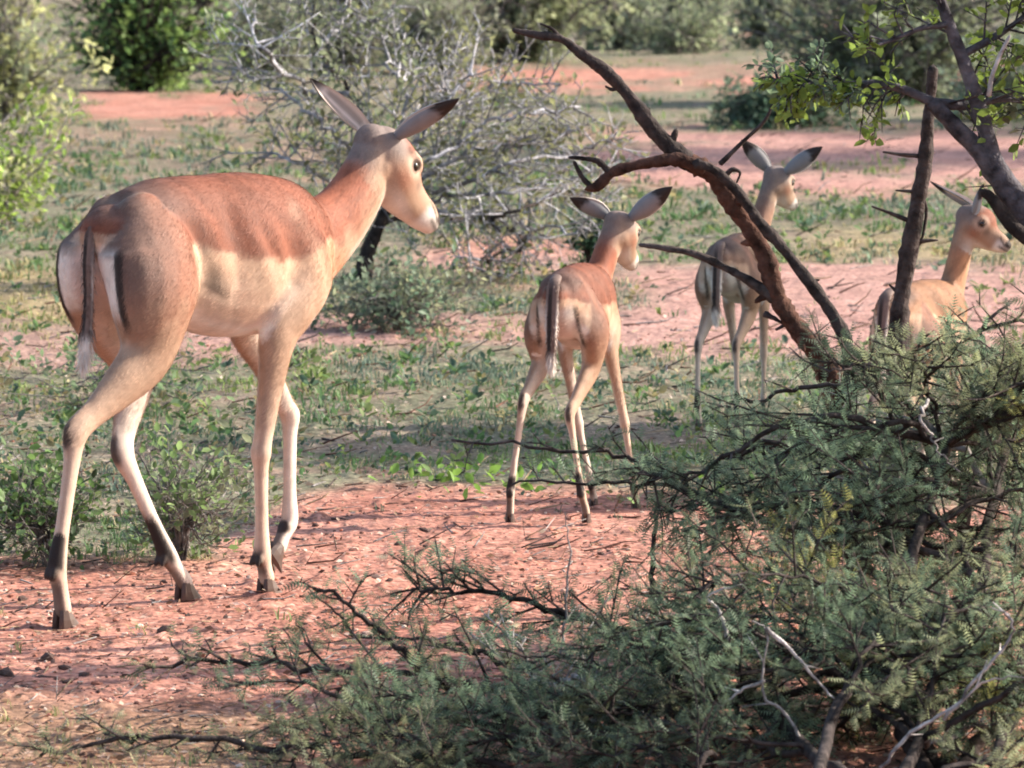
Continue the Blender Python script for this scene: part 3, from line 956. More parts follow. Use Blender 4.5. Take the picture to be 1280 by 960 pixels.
def ear_mesh(base, tip, openv, width, k):
    """cupped, pointed ear with an outer and an inner face"""
    ax = tip - base
    L = np.linalg.norm(ax)
    ax = ax / L
    op = unit(openv - ax * (openv @ ax))
    sd = np.cross(ax, op)
    nu, nv = 15, 9
    V, C = [], []
    for layer in (0, 1):
        for i in range(nu):
            u = i / (nu - 1)
            w = width * float(np.interp(u, [0, 0.12, 0.3, 0.45, 0.6, 0.75, 0.88, 0.96, 1], [0.42, 0.70, 0.96, 1.0, 0.92, 0.70, 0.40, 0.17, 0.02]))
            for j in range(nv):
                v = (j / (nv - 1) - 0.5) * 2
                cup = (1 - u * 0.55) * w * 0.75 * (v * v) - 0.25 * w
                p = base + ax * (u * L) + sd * (v * w * (1 - 0.25 * v * v)) + op * (cup + (0.004 * k if layer else 0))
                V.append(p)
                edge = abs(v)
                if layer == 0:
                    c = mixc(np.array([0.205, 0.20, 0.205]), DARK, sstep(0.62, 0.69, u + 0.12 * (edge - 0.4)))
                    c = mixc(c, WHITE, 0.8 * sstep(0.8, 0.95, edge) * (1 - sstep(0.6, 0.72, u)))
                else:
                    c = mixc(np.array([0.62, 0.50, 0.43]), DARK * 2.2, sstep(0.45, 0.9, edge) * 0.25 + 0.55 * float(abs(abs(v) - 0.38) < 0.16 and 0.15 < u < 0.75))
                    c = mixc(c, DARK, sstep(0.78, 0.9, u))
                C.append(c)
    F = []
    for layer in (0, 1):
        b = layer * nu * nv
        for i in range(nu - 1):
            for j in range(nv - 1):
                f = (b + i * nv + j, b + i * nv + j + 1, b + (i + 1) * nv + j + 1, b + (i + 1) * nv + j)
                F.append(f if layer else f[::-1])
    o = nu * nv
    for i in range(nu - 1):
        F.append((i * nv, (i + 1) * nv, o + (i + 1) * nv, o + i * nv))
        F.append((i * nv + nv - 1, o + i * nv + nv - 1, o + (i + 1) * nv + nv - 1, (i + 1) * nv + nv - 1))
    return mesh_np('ear', np.array(V), None, np.array(F), np.array(C), True, M_COAT)


def hoof_mesh(top, toe, k, lift=0.0):
    """cloven hoof: two pointed toes, from the pastern end to the ground"""
    top, toe = np.asarray(top, float), np.asarray(toe, float)
    f = toe - top
    f[2] = 0
    f = unit(f) if np.linalg.norm(f) > 1e-4 else np.array([1.0, 0, 0])
    down = np.array([0, 0, -1.0])
    if lift:
        f, down = unit(f * math.cos(lift) + np.array([0, 0, -math.sin(lift)])), unit(np.array([0, 0, -math.cos(lift)]) - f * math.sin(lift))
    s = np.cross(down, f)
    V, F = [], []
    for side in (-1, 1):
        b = len(V)
        h = 0.036 * k
        rings = []
        for lev, (back, front, wid) in enumerate(((-0.017, 0.012, 0.0150), (-0.021, 0.026, 0.0165), (-0.022, 0.044, 0.0160))):
            z = (0.0, 0.55, 1.0)[lev] * h
            for t in range(8):
                a = t * 2 * math.pi / 8
                x = (front + back) / 2 + (front - back) / 2 * math.cos(a)
                y = wid * 0.5 * math.sin(a) * (1 - 0.45 * max(math.cos(a), 0)) + side * (wid * 0.52 + 0.001)
                V.append(top + f * x * k + s * y * k + down * z)
        for lev in range(2):
            for t in range(8):
                u = (t + 1) % 8
                F.append((b + lev * 8 + t, b + lev * 8 + u, b + lev * 8 + 8 + u, b + lev * 8 + 8 + t))
        F.append(tuple(b + 16 + t for t in range(8)))
        F.append(tuple(b + t for t in range(8))[::-1])
    me = bpy.data.meshes.new('hoof')
    me.from_pydata([tuple(v) for v in V], [], F)
    me.materials.append(M_HOOF)
    return me


def make_impala(spec):
    k, kl = spec['k'], spec.get('kl', spec['k'])
    lk = spec.get('leg_k', 1.0)
    T0 = spec['torso']
    neck, head = spec['neck'], spec['head']
    V, F = [], []
    chains = {}
    chains['torso'] = loft(V, F, T0, 6, 28)
    chains['neck'] = loft(V, F, neck, 6, 22)
    # head: from the poll to the nose along its own axis
    hp, hn = np.array(head['poll'], float), np.array(head['nose'], float)
    hax = hn - hp
    hL = np.linalg.norm(hax)
    hax /= hL
    hs = unit(np.cross(np.array([0, 0, 1.0]), hax))           # the head's left
    hu = np.cross(hax, hs)                                    # its brow side
    hk = head['k']
    HV, HF = [], []
    # built along +x with y = left then turned onto the axis
    prof = [(-0.06, 0, 0.000, 0.036, 0.040), (0.05, 0, 0.004, 0.050, 0.056), (0.18, 0, 0.002, 0.058, 0.066), (0.32, 0, -0.004, 0.058, 0.068), (0.46, 0, -0.010, 0.049, 0.060), (0.60, 0, -0.012, 0.038, 0.049),
            (0.75, 0, -0.009, 0.031, 0.040), (0.88, 0, -0.005, 0.030, 0.035), (0.97, 0, -0.003, 0.025, 0.028)]
    st = [(a * hL, b, c * hk, d * hk, e * hk) for a, b, c, d, e in prof]
    loft(HV, HF, st, 5, 20)
    for sgn in (-1, 1):                                       # brow ridges, cheeks
        loft(HV, HF, [(0.22 * hL, sgn * 0.042 * hk, 0.032 * hk, 0.015 * hk, 0.014 * hk), (0.33 * hL, sgn * 0.047 * hk, 0.034 * hk, 0.013 * hk, 0.010 * hk), (0.41 * hL, sgn * 0.040 * hk, 0.028 * hk, 0.012 * hk, 0.012 * hk)], 3, 10)
        loft(HV, HF, [(0.12 * hL, sgn * 0.032 * hk, -0.030 * hk, 0.018 * hk, 0.030 * hk), (0.34 * hL, sgn * 0.028 * hk, -0.032 * hk, 0.016 * hk, 0.024 * hk)], 3, 10)
    HV = np.array(HV)
    HW = hp + HV[:, :1] * hax + HV[:, 1:2] * hs + HV[:, 2:3] * hu
    b0 = len(V)
    V.extend(map(tuple, HW))
    F.extend(tuple(i + b0 for i in f) for f in HF)
    legs = spec['legs']
    for nm, j in legs.items():
        sg = 1 if nm[0] == 'l' else -1
        if nm[1] == 'h':
            hip, stifle, hock, fet, hoof = [np.array(q, float) for q in j]
            mid = (hip + stifle) / 2
            r = lambda a, b: (a * kl, b * k)
            stn = [(*(hip + [-0.005 * k, -sg * 0.022, 0.100 * k]), 0.040 * kl, 0.060 * k), (*(hip + [0.0, -sg * 0.008, 0.05 * k]), 0.066 * kl, 0.112 * k), (*hip, *r(0.078, 0.130)), (*(mid + [-0.018 * k, sg * 0.012, 0]), *r(0.072, 0.106)),
                   (*(stifle * 0.85 + hock * 0.15), *r(0.046, 0.067)), (*(stifle * 0.5 + hock * 0.5 + [0.010 * k, 0, 0]), *r(0.032, 0.046)), (*(stifle * 0.2 + hock * 0.8), *r(0.0200, 0.0290)),
                   (*hock, *r(0.0205, 0.0285)), (*(hock * 0.75 + fet * 0.25), *r(0.0140, 0.0195)), (*(hock * 0.3 + fet * 0.7), *r(0.0130, 0.0170)), (*fet, *r(0.0180, 0.0215)),
                   (*(fet * 0.5 + hoof * 0.5), *r(0.0155, 0.0175)), (*hoof, *r(0.0175, 0.0185))]
        else:
            sh, elb, carp, fet, hoof = [np.array(q, float) for q in j]
            r = lambda a, b: (a * kl, b * k)
            top = sh + np.array([-0.05 * k, -sg * 0.02, 0.10 * k])
            stn = [(*top, *r(0.040, 0.070)), (*sh, *r(0.046, 0.080)), (*(sh * 0.45 + elb * 0.55), *r(0.045, 0.066)), (*elb, *r(0.035, 0.048)), (*(elb * 0.6 + carp * 0.4), *r(0.0250, 0.0310)),
                   (*(elb * 0.15 + carp * 0.85), *r(0.0195, 0.0215)), (*carp, *r(0.0215, 0.0235)), (*(carp * 0.82 + fet * 0.18), *r(0.0145, 0.0175)), (*(carp * 0.3 + fet * 0.7), *r(0.0128, 0.0165)), (*fet, *r(0.0180, 0.0205)),
                   (*(fet * 0.5 + hoof * 0.5), *r(0.015, 0.0165)), (*hoof, *r(0.0170, 0.0180))]
        stn = [q[:3] + ((q[3] * lk, q[4] * lk) if i > (5 if nm[1] == 'h' else 4) else q[3:]) for i, q in enumerate(stn)]
        chains[nm] = loft(V, F, stn, 5, 16)
        fj, cj = np.array(j[3], float), np.array(j[2], float)
        if nm[1] == 'h':                                  # point of the hock and its tendon
            up_ = unit(np.array(j[1], float) - cj)
            hb = cj + np.array([-0.020 * k, 0, 0.012 * k])
            loft(V, F, [(*(hb + [0.006 * k, 0, -0.03 * k]), 0.008 * k, 0.009 * k), (*hb, 0.0105 * k, 0.012 * k), (*(hb + up_ * 0.07 * k + [-0.002, 0, 0]), 0.007 * k, 0.008 * k)], 3, 10)
        for q in (-1, 1):                                 # dewclaws
            dc = fj + np.array([-0.018 * k, q * 0.009 * k, -0.008 * k])
            loft(V, F, [(*dc, 0.007 * k, 0.007 * k), (*(dc + [-0.006 * k, 0, -0.012 * k]), 0.006 * k, 0.006 * k)], 2, 8)
    for ex in spec.get('extra', []):
        loft(V, F, ex, 4, 14)
    me = bpy.data.meshes.new('raw')
    me.from_pydata([tuple(map(float, v)) for v in V], [], F)
    tmp = link(bpy.data.objects.new('raw', me))
    rm = tmp.modifiers.new('r', 'REMESH')
    rm.mode = 'VOXEL'
    rm.voxel_size = spec.get('voxel', 0.0055)
    sm = tmp.modifiers.new('s', 'SMOOTH')
    sm.factor = 0.5
    sm.iterations = 6
    bpy.context.view_layer.update()
    body = bpy.data.meshes.new_from_object(tmp.evaluated_get(bpy.context.evaluated_depsgraph_get()))
    bpy.data.objects.remove(tmp)
    nv = len(body.vertices)
    X = np.empty(nv * 3, np.float32)
    body.vertices.foreach_get('co', X)
    X = X.reshape(-1, 3).astype(float)
    E = np.empty(len(body.edges) * 2, np.int32)
    body.edges.foreach_get('vertices', E)
    E = E.reshape(-1, 2)
    deg = np.bincount(E.ravel(), minlength=nv)[:, None]
    zb_ = T0[4][2]
    wgt = (sstep(0.62 * zb_, 0.80 * zb_, X[:, 2]) * (1 - sstep(T0[-1][0] - 0.02, T0[-1][0] + 0.06, X[:, 0])) * 0.5)[:, None]
    for _ in range(9):
        acc = np.stack([np.bincount(E[:, 0], X[E[:, 1], a], nv) + np.bincount(E[:, 1], X[E[:, 0], a], nv) for a in range(3)], 1)
        X = X + wgt * (acc / deg - X)
    body.vertices.foreach_set('co', X.astype(np.float32).ravel())
    body.update()
    N = np.empty(nv * 3, np.float32)
    body.vertex_normals.foreach_get('vector', N)
    N = N.reshape(-1, 3).astype(float)
    ts = (X[:, 0] - T0[0][0]) / (T0[-1][0] - T0[0][0])
    tz_ = (X[:, 2] - np.interp(X[:, 0], [t[0] for t in T0], [t[2] for t in T0])) / np.interp(X[:, 0], [t[0] for t in T0], [t[4] for t in T0])
    side = np.abs(N[:, 1]) * (np.abs(X[:, 1]) > 0.03 * k)

    def dent(cs, cz, ws, wz):
        return np.exp(-((ts - cs) / ws) ** 2 - ((tz_ - cz) / wz) ** 2) * side
    disp = -0.012 * dent(0.42, 0.42, 0.06, 0.40) - 0.006 * dent(0.44, -0.25, 0.045, 0.4) - 0.008 * dent(0.69, 0.0, 0.05, 0.55) + 0.004 * dent(0.78, 0.3, 0.05, 0.5)
    disp += 0.009 * dent(0.15, 0.62, 0.05, 0.16) - 0.008 * dent(0.24, 0.15, 0.05, 0.3) - 0.007 * dent(0.88, -0.1, 0.05, 0.5) + 0.006 * dent(0.60, -0.35, 0.12, 0.3)
    ribs = np.sin((ts + 0.10 * tz_) * 62) * np.exp(-((ts - 0.58) / 0.11) ** 2 - ((tz_ - 0.1) / 0.42) ** 2) * side
    fold = np.sin(ts * 58 + tz_ * 4.0 + 2.0 * fbm(X[:, 0] * 9, X[:, 2] * 9, 2, 23)) * np.exp(-((ts - 0.90) / 0.09) ** 2 - ((tz_ - 0.05) / 0.6) ** 2) * side
    disp += 0.0028 * fold + 0.0016 * ribs + 0.007 * (fbm(X[:, 0] * 11, X[:, 2] * 6 + X[:, 1] * 4, 2, 12) - 0.5) * wgt[:, 0] * 2
    X = X + N * (disp * k)[:, None]
    body.vertices.foreach_set('co', X.astype(np.float32).ravel())
    body.update()
    N = np.empty(nv * 3, np.float32)
    body.vertex_normals.foreach_get('vector', N)
    N = N.reshape(-1, 3).astype(float)
    # relief: ribs, muscle and skin folds
    tor_s0, tor_s1 = T0[0][0], T0[-1][0]
    tl = tor_s1 - tor_s0
    f = (X[:, 0] - tor_s0) / tl
    # colours -----------------------------------------------------
    nz1 = fbm(X[:, 0] * 28 + X[:, 1] * 11, X[:, 2] * 28 + X[:, 1] * 17, 3, 5) - 0.5
    nz2 = fbm((X[:, 0] * 0.54 - X[:, 2] * 0.84) * 30, (X[:, 0] * 0.84 + X[:, 2] * 0.54) * 110 + X[:, 1] * 60, 2, 8) - 0.5
    dt, ft, ct = interp_path(chains['torso'][0], chains['torso'][2], X)
    zmid = np.interp(X[:, 0], [t[0] for t in T0], [t[2] for t in T0])
    rv = np.interp(X[:, 0], [t[0] for t in T0], [t[4] for t in T0])
    hn_ = (X[:, 2] - zmid) / rv
    line = 0.02 + 0.20 * nz1 + 0.20 * (fbm(X[:, 0] * 9, X[:, 1] * 5, 2, 71) - 0.5) + 0.25 * sstep(0.75, 1.0, f)
    c = mixc(TAN, spec.get('red', RED), sstep(line - 0.05, line + 0.08, hn_))
    c = mixc(c, PALEF, 1 - sstep(-0.62, -0.12, hn_ + 0.25 * nz1))
    c = mixc(c, WHITE, 1 - sstep(-0.93, -0.72, hn_ + 0.1 * nz1))
    sa, ca = math.sin(1.0), math.cos(1.0)
    streak = fbm((X[:, 0] * ca - X[:, 2] * sa) * 7 + 3, (X[:, 0] * sa + X[:, 2] * ca) * 34 + X[:, 1] * 9, 3, 33) - 0.5
    c = c * (1 + 0.75 * streak)[:, None]
    c = mixc(c, np.array([0.46, 0.245, 0.140]), 0.8 * sstep(0.66, 0.84, f + 0.1 * nz1) * sstep(-0.75, -0.2, hn_) * (1 - sstep(line - 0.05, line + 0.08, hn_)))
    # croup darker and greyer than the coat itself: rump shade painted in
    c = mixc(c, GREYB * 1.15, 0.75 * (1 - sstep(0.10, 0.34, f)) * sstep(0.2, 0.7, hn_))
    w_best = dt.copy()
    # legs
    for nm in ('lh', 'rh', 'lf', 'rf'):
        P, ra, rb = chains[nm]
        dl, fl, cl = interp_path(P, (ra + rb) / 2, X)
        sg = 1 if nm[0] == 'l' else -1
        zt = P[0][2]
        zr = X[:, 2] / zt
        outer = N[:, 1] * sg
        lc = mixc(TAN * 0.86, PALEF, 1 - sstep(0.35, 0.62, zr + 0.1 * nz1))
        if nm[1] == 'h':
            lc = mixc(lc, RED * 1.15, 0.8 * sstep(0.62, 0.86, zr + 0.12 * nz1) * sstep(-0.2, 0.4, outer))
            lc = mixc(lc, GREYB * 1.25, 0.8 * sstep(0.70, 0.88, zr) * (1 - sstep(-0.5, 0.25, N[:, 0])))  # rump shade painted onto the rear of the upper haunch too
        lc = mixc(lc, WHITE, sstep(0.25, 0.75, -outer) * 0.45)
        back = sstep(0.2, 0.7, -N[:, 0])
        front = sstep(0.3, 0.8, N[:, 0])
        lc = mixc(lc, WHITE * 0.95, 0.35 * front * (1 - sstep(0.4, 0.55, zr)))
        lc = mixc(lc, RED * 0.9, 0.35 * (1 - np.abs(np.clip((outer - 0.55) / 0.35, -1, 1))) * (1 - sstep(0.45, 0.6, zr)))
        zf = j_z = legs[nm][3][2]
        pj = np.array(legs[nm][3])
        if nm[1] == 'h':
            dfe = np.abs(X[:, 2] - (zf + 0.030 * k)) / (0.042 * k)
            lc = mixc(lc, DARK, (1 - sstep(0.6, 1.15, dfe + 1.2 * nz2 + 0.8 * nz1)) * sstep(-0.25, 0.25, -N[:, 0]))
            zz = (X[:, 2] - 0.45 * zf) / (0.45 * zf)
            lc = mixc(lc, DARK * 2, 0.75 * (1 - sstep(0.5, 1.0, np.abs(zz))) * sstep(0.25, 0.7, -N[:, 0]))
            zh = np.array(legs[nm][2])[2]
            lc = mixc(lc, DARK * 1.5, 0.9 * (1 - sstep(0.5, 1.1, np.abs(X[:, 2] - zh - 0.006 * k) / (0.040 * k))) * sstep(0.45, 0.8, -N[:, 0]))
        else:
            zz = (X[:, 2] - zf * 0.8) / (0.036 * k)
            lc = mixc(lc, DARK * 2, 0.8 * (1 - sstep(0.5, 1.1, np.abs(zz))) * sstep(0.3, 0.75, -N[:, 0]))
        dd_ = np.linalg.norm(X - (pj + np.array([-0.022, 0, -0.014]) * k), axis=1) / k
        lc = mixc(lc, DARK * 1.5, 1 - sstep(0.014, 0.020, dd_))
        t = sstep(-0.12, 0.12, w_best - dl)
        low = X[:, 2] < min(t_[2] - t_[4] for t_ in T0) - 0.005
        t = np.where(low & (dl < 2.2) & (dl < w_best + 0.5), np.maximum(t, sstep(-0.5, 0.0, w_best - dl)), t)
        if nm[1] == 'f':
            t = t * (1 - 0.55 * sstep(0.72, 0.9, zr))
        c = mixc(c, lc, t)
        w_best = np.minimum(w_best, dl)
    # rump: white seat, black bars on the haunches
    rear = sstep(0.15, 0.55, -N[:, 0])
    tz = T0[1][2] + T0[1][4]
    zr = (X[:, 2] - (tz - 0.30 * k)) / (0.30 * k)
    al = np.abs(X[:, 1]) / kl
    near_rump = (f < 0.42) & (w_best < 1.5)
    seat = rear * sstep(0.10, 0.25, zr + nz1 * 0.1) * (1 - sstep(0.52, 0.66, zr)) * (1 - sstep(0.0, 0.006, al - (0.074 + 0.026 * (1 - zr)))) * near_rump
    c = mixc(c, mixc(np.array([0.62, 0.49, 0.43]), WHITE, sstep(0.035, 0.06, al)), spec.get('bar', 0.95) * seat)
    barx = 0.080 + 0.026 * (1 - zr)
    bar = sstep(0.0, 0.3, -N[:, 0]) * (1 - sstep(0.007, 0.011, np.abs(al - barx))) * sstep(0.02, 0.15, zr) * (1 - sstep(0.56, 0.66, zr)) * near_rump
    c = mixc(c, DARK, spec.get('bar', 0.95) * bar)
    # neck
    P, ra, rb = chains['neck']
    dn, fn, cn = interp_path(P, (ra + rb) / 2, X)
    nd_ = unit(P[-1] - P[0])
    under = sstep(0.25, 0.85, N @ unit(np.array([nd_[2], 0, -nd_[0]])))
    nc = mixc(spec.get('red', RED) * 1.45, TAN * 0.95, sstep(-0.3, 0.5, N @ unit(np.array([nd_[2], 0, -nd_[0]])) + nz1 * 0.6))
    nc = nc * (1 + 0.5 * (fbm(X[:, 0] * 16 + X[:, 2] * 10, (X[:, 2] - X[:, 0]) * 60 + X[:, 1] * 50, 2, 19) - 0.5))[:, None]
    nc = mixc(nc, WHITE, 0.75 * under)
    nc = mixc(nc, np.array([0.25, 0.19, 0.165]), sstep(0.70, 0.95, fn) * (1 - under))
    t = sstep(-0.25, 0.25, w_best - dn) * sstep(0.02, 0.25, fn)
    c = mixc(c, nc, t)
    w_best = np.minimum(w_best, dn)
    # head
    q = X - hp
    hx, hy, hz = q @ hax / hL, q @ hs / hk, q @ hu / hk
    hc = mixc(TAN * 0.78, RED * 1.15, sstep(0.01, 0.04, hz) * (1 - sstep(0.65, 0.85, hx)))
    hc = mixc(hc, np.array([0.27, 0.215, 0.19]), 0.9 * (1 - sstep(0.08, 0.26, hx + 0.1 * nz1)) * sstep(-0.035, 0.015, hz))
    ed = np.sqrt(((hx - 0.33) * hL / hk) ** 2 + ((np.abs(hy) - 0.052)) ** 2 + (hz - 0.020) ** 2)
    hc = mixc(hc, PALEF * 1.05, 0.75 * (1 - sstep(0.018, 0.036, ed)))
    hc = mixc(hc, DARK * 2, 0.9 * (1 - sstep(0.012, 0.018, ed)))
    hc = mixc(hc, WHITE, 0.9 * sstep(0.74, 0.84, hx - 1.2 * np.maximum(hz, 0)) * (1 - sstep(-0.004, 0.014, hz)))
    hc = mixc(hc, RED * 1.5, 0.6 * np.exp(-((hx - 0.30) / 0.16) ** 2 - ((hz + 0.022) / 0.02) ** 2))
    hc = mixc(hc, WHITE, 0.7 * sstep(0.030, 0.055, -hz) * sstep(0.15, 0.5, hx))
    hc = mixc(hc, GREYB, 0.5 * np.exp(-((hx - 0.52) / 0.07) ** 2 - ((hz - 0.004) / 0.014) ** 2))
    hc = mixc(hc, DARK * 1.5, sstep(0.93, 0.98, hx) * sstep(-0.010, 0.002, hz))
    hc = mixc(hc, DARK * 2, 0.85 * sstep(0.78, 0.82, hx) * (1 - sstep(0.95, 1.0, hx)) * (1 - sstep(0.002, 0.0045, np.abs(hz - 0.006 - 0.10 * (0.9 - hx)))) * sstep(0.012, 0.018, np.abs(hy)))
    hc = mixc(hc, DARK * 2, 0.8 * sstep(0.86, 0.92, hx) * (1 - sstep(0.003, 0.007, np.abs(hz + 0.012))))
    ih = (hx > -0.28) & (hx < 1.2) & (np.abs(hy) < 0.085) & (np.abs(hz) < 0.095)
    t = sstep(-0.12, 0.10, hx + 0.8 * np.minimum(hz, 0) * 0) * ih
    c = mixc(c, hc, t)
    c = np.clip(c * (1 + 0.14 * nz1 + 0.16 * nz2)[:, None] * spec.get('tone', np.ones(3)), 0.01, 0.9)
    body.materials.clear()
    body.materials.append(M_COAT)
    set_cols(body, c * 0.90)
    body.polygons.foreach_set('use_smooth', np.ones(len(body.polygons), bool))
    body.name = 'body'

    root = empty(spec['name'], spec['loc'], math.radians(spec['heading']))
    tag(root, spec['label'], 'antelope', spec.get('group'))
    link(bpy.data.objects.new('body', body), root)
    # fur: short hairs lying along the coat
    nf = spec.get('fur', 60000)
    body.calc_loop_triangles()
    nt_ = len(body.loop_triangles)
    tri = np.empty(nt_ * 3, np.int32)
    body.loop_triangles.foreach_get('vertices', tri)
    tri = tri.reshape(-1, 3)
    ar = np.linalg.norm(np.cross(X[tri[:, 1]] - X[tri[:, 0]], X[tri[:, 2]] - X[tri[:, 0]]), axis=1)
    rng = np.random.default_rng(spec.get('seed', 1))
    ch = rng.choice(nt_, nf, p=ar / ar.sum())
    w = rng.dirichlet((1, 1, 1), nf)
    pos = (X[tri[ch]] * w[..., None]).sum(1)
    nor = (N[tri[ch]] * w[..., None]).sum(1)
    nor /= np.linalg.norm(nor, axis=1)[:, None] + 1e-9
    colr = (c[tri[ch]] * w[..., None]).sum(1)
    flow = np.array([-0.8, 0, -0.6])[None] + rng.normal(0, 0.10, (nf, 3))
    up_neck = pos[:, 0] > neck[2][0]
    flow[up_neck] = np.array([-0.55, 0, -0.75]) + rng.normal(0, 0.12, (up_neck.sum(), 3))
    lowl = pos[:, 2] < 0.5 * T0[3][2]
    flow[lowl] = np.array([0, 0, -1.0]) + rng.normal(0, 0.15, (lowl.sum(), 3))
    flow -= nor * (flow * nor).sum(1)[:, None]
    flow /= np.linalg.norm(flow, axis=1)[:, None] + 1e-9
    flow = flow + nor * rng.uniform(0.03, 0.18, (nf, 1))
    L = (0.014 * rng.uniform(0.6, 1.3, nf) * spec.get('furk', 1.0))
    L = np.where(lowl, L * 0.55, L)
    onhead = pos @ np.array([1.0, 0, 0]) > hp[0] - 0.02
    L = np.where(onhead, L * 0.5, L)
    sdv = np.cross(nor, flow)
    sdv /= np.linalg.norm(sdv, axis=1)[:, None] + 1e-9
    wd = 0.0005
    A_ = pos - sdv * wd - nor * 0.001
    B_ = pos + sdv * wd - nor * 0.001
    C_ = pos + flow * L[:, None]
    FV = np.stack([A_, B_, C_], 1).reshape(-1, 3)
    fc = np.repeat(np.clip(colr * 1.06 * (rng.uniform(0.84, 1.22, (nf, 1)) * (0.78 + 0.44 * fbm((pos[:, 0] * 0.54 - pos[:, 2] * 0.84) * 22, (pos[:, 0] * 0.84 + pos[:, 2] * 0.54) * 120 + pos[:, 1] * 50, 2, 4))[:, None]), 0, 0.9), 3, 0)
    fo = bpy.data.objects.new('fur', mesh_np('fur', FV, np.arange(nf * 3).reshape(-1, 3), None, fc, False, M_FUR))
    tag(fo, kind='stuff')
    link(fo, root)
    # eyes
    for sgn in (-1, 1):
        e = hp + hax * 0.33 * hL + hs * sgn * 0.0452 * hk + hu * 0.017 * hk
        bm = bmesh.new()
        bmesh.ops.create_uvsphere(bm, u_segments=16, v_segments=10, radius=0.0135 * hk)
        for v in bm.verts:
            v.co = Vector(e) + v.co
        m_ = bpy.data.meshes.new('eye')
        bm.to_mesh(m_)
        bm.free()
        for pl in m_.polygons:
            pl.use_smooth = True
        m_.materials.append(M_EYE)
        link(bpy.data.objects.new('eye', m_), root)
    for sgn, tip, op in spec['ears']:
        base = hp + hax * 0.035 * hL + hs * sgn * 0.036 * hk + hu * 0.030 * hk
        link(bpy.data.objects.new('ear', ear_mesh(np.array(base, float), np.array(tip, float), np.array(op, float), spec['ear_w'], k)), root)
    for nm, j in legs.items():
        top = np.array(j[4], float)
        lift = spec.get('lift', {}).get(nm, 0.0)
        link(bpy.data.objects.new('hoof', hoof_mesh(top, top + np.array([0.05, 0, 0]), spec.get('hoof_k', k), lift)), root)
    # tail
    TV, TF = [], []
    tp, tra, trb = loft(TV, TF, spec['tail'], 6, 28)
    TV = np.array(TV)
    dd, ff, cc = interp_path(tp, trb, TV)
    tc_ = mixc(np.tile(GREYB * 1.35, (len(TV), 1)), WHITE, 0.85 * sstep(0.6, 0.85, np.abs(TV[:, 1] - cc[:, 1]) / spec['tail'][1][3]) * sstep(0.25, 0.5, ff))
    tc_ = mixc(tc_, DARK, (1 - sstep(0.22, 0.42, np.abs(TV[:, 1] - cc[:, 1] - 0.25 * spec['tail'][1][3]) / spec['tail'][1][3])) * sstep(0.1, 0.3, ff) * (1 - sstep(0.70, 0.8, ff)))
    tc_ = mixc(tc_, WHITE, sstep(0.74, 0.85, ff))
    tm = bpy.data.meshes.new('tail')
    tm.from_pydata([tuple(v) for v in TV], [], TF)
    tm.materials.append(M_COAT)
    set_cols(tm, tc_)
    for pl in tm.polygons:
        pl.use_smooth = True
    to = bpy.data.objects.new('tail', tm)
    link(to, root)
    nh = 1600
    pi_ = rng.integers(0, len(TV), nh)
    dirn = TV[pi_] - cc[pi_]
    dirn /= np.linalg.norm(dirn, axis=1)[:, None] + 1e-9
    keep_ = ff[pi_] > 0.12
    hp_, hd_ = TV[pi_][keep_] + rng.normal(0, 0.002, (keep_.sum(), 3)), dirn[keep_]
    hd_ = hd_ * rng.uniform(0.15, 0.5, (len(hd_), 1)) + np.array([0, 0, -1.0])
    hl_ = (0.012 + 0.018 * (ff[pi_][keep_] > 0.7)) * rng.uniform(0.6, 1.2, len(hd_)) * k
    sd_ = np.cross(hd_, rng.normal(0, 1, (len(hd_), 3)))
    sd_ /= np.linalg.norm(sd_, axis=1)[:, None] + 1e-9
    TVh = np.stack([hp_ - sd_ * 0.0008, hp_ + sd_ * 0.0008, hp_ + hd_ * hl_[:, None]], 1).reshape(-1, 3)
    th = bpy.data.objects.new('tail_hair', mesh_np('tail_hair', TVh, np.arange(len(TVh)).reshape(-1, 3), None, np.repeat(tc_[pi_][keep_], 3, 0), False, M_FUR))
    tag(th, kind='stuff')
    link(th, to)
    return root


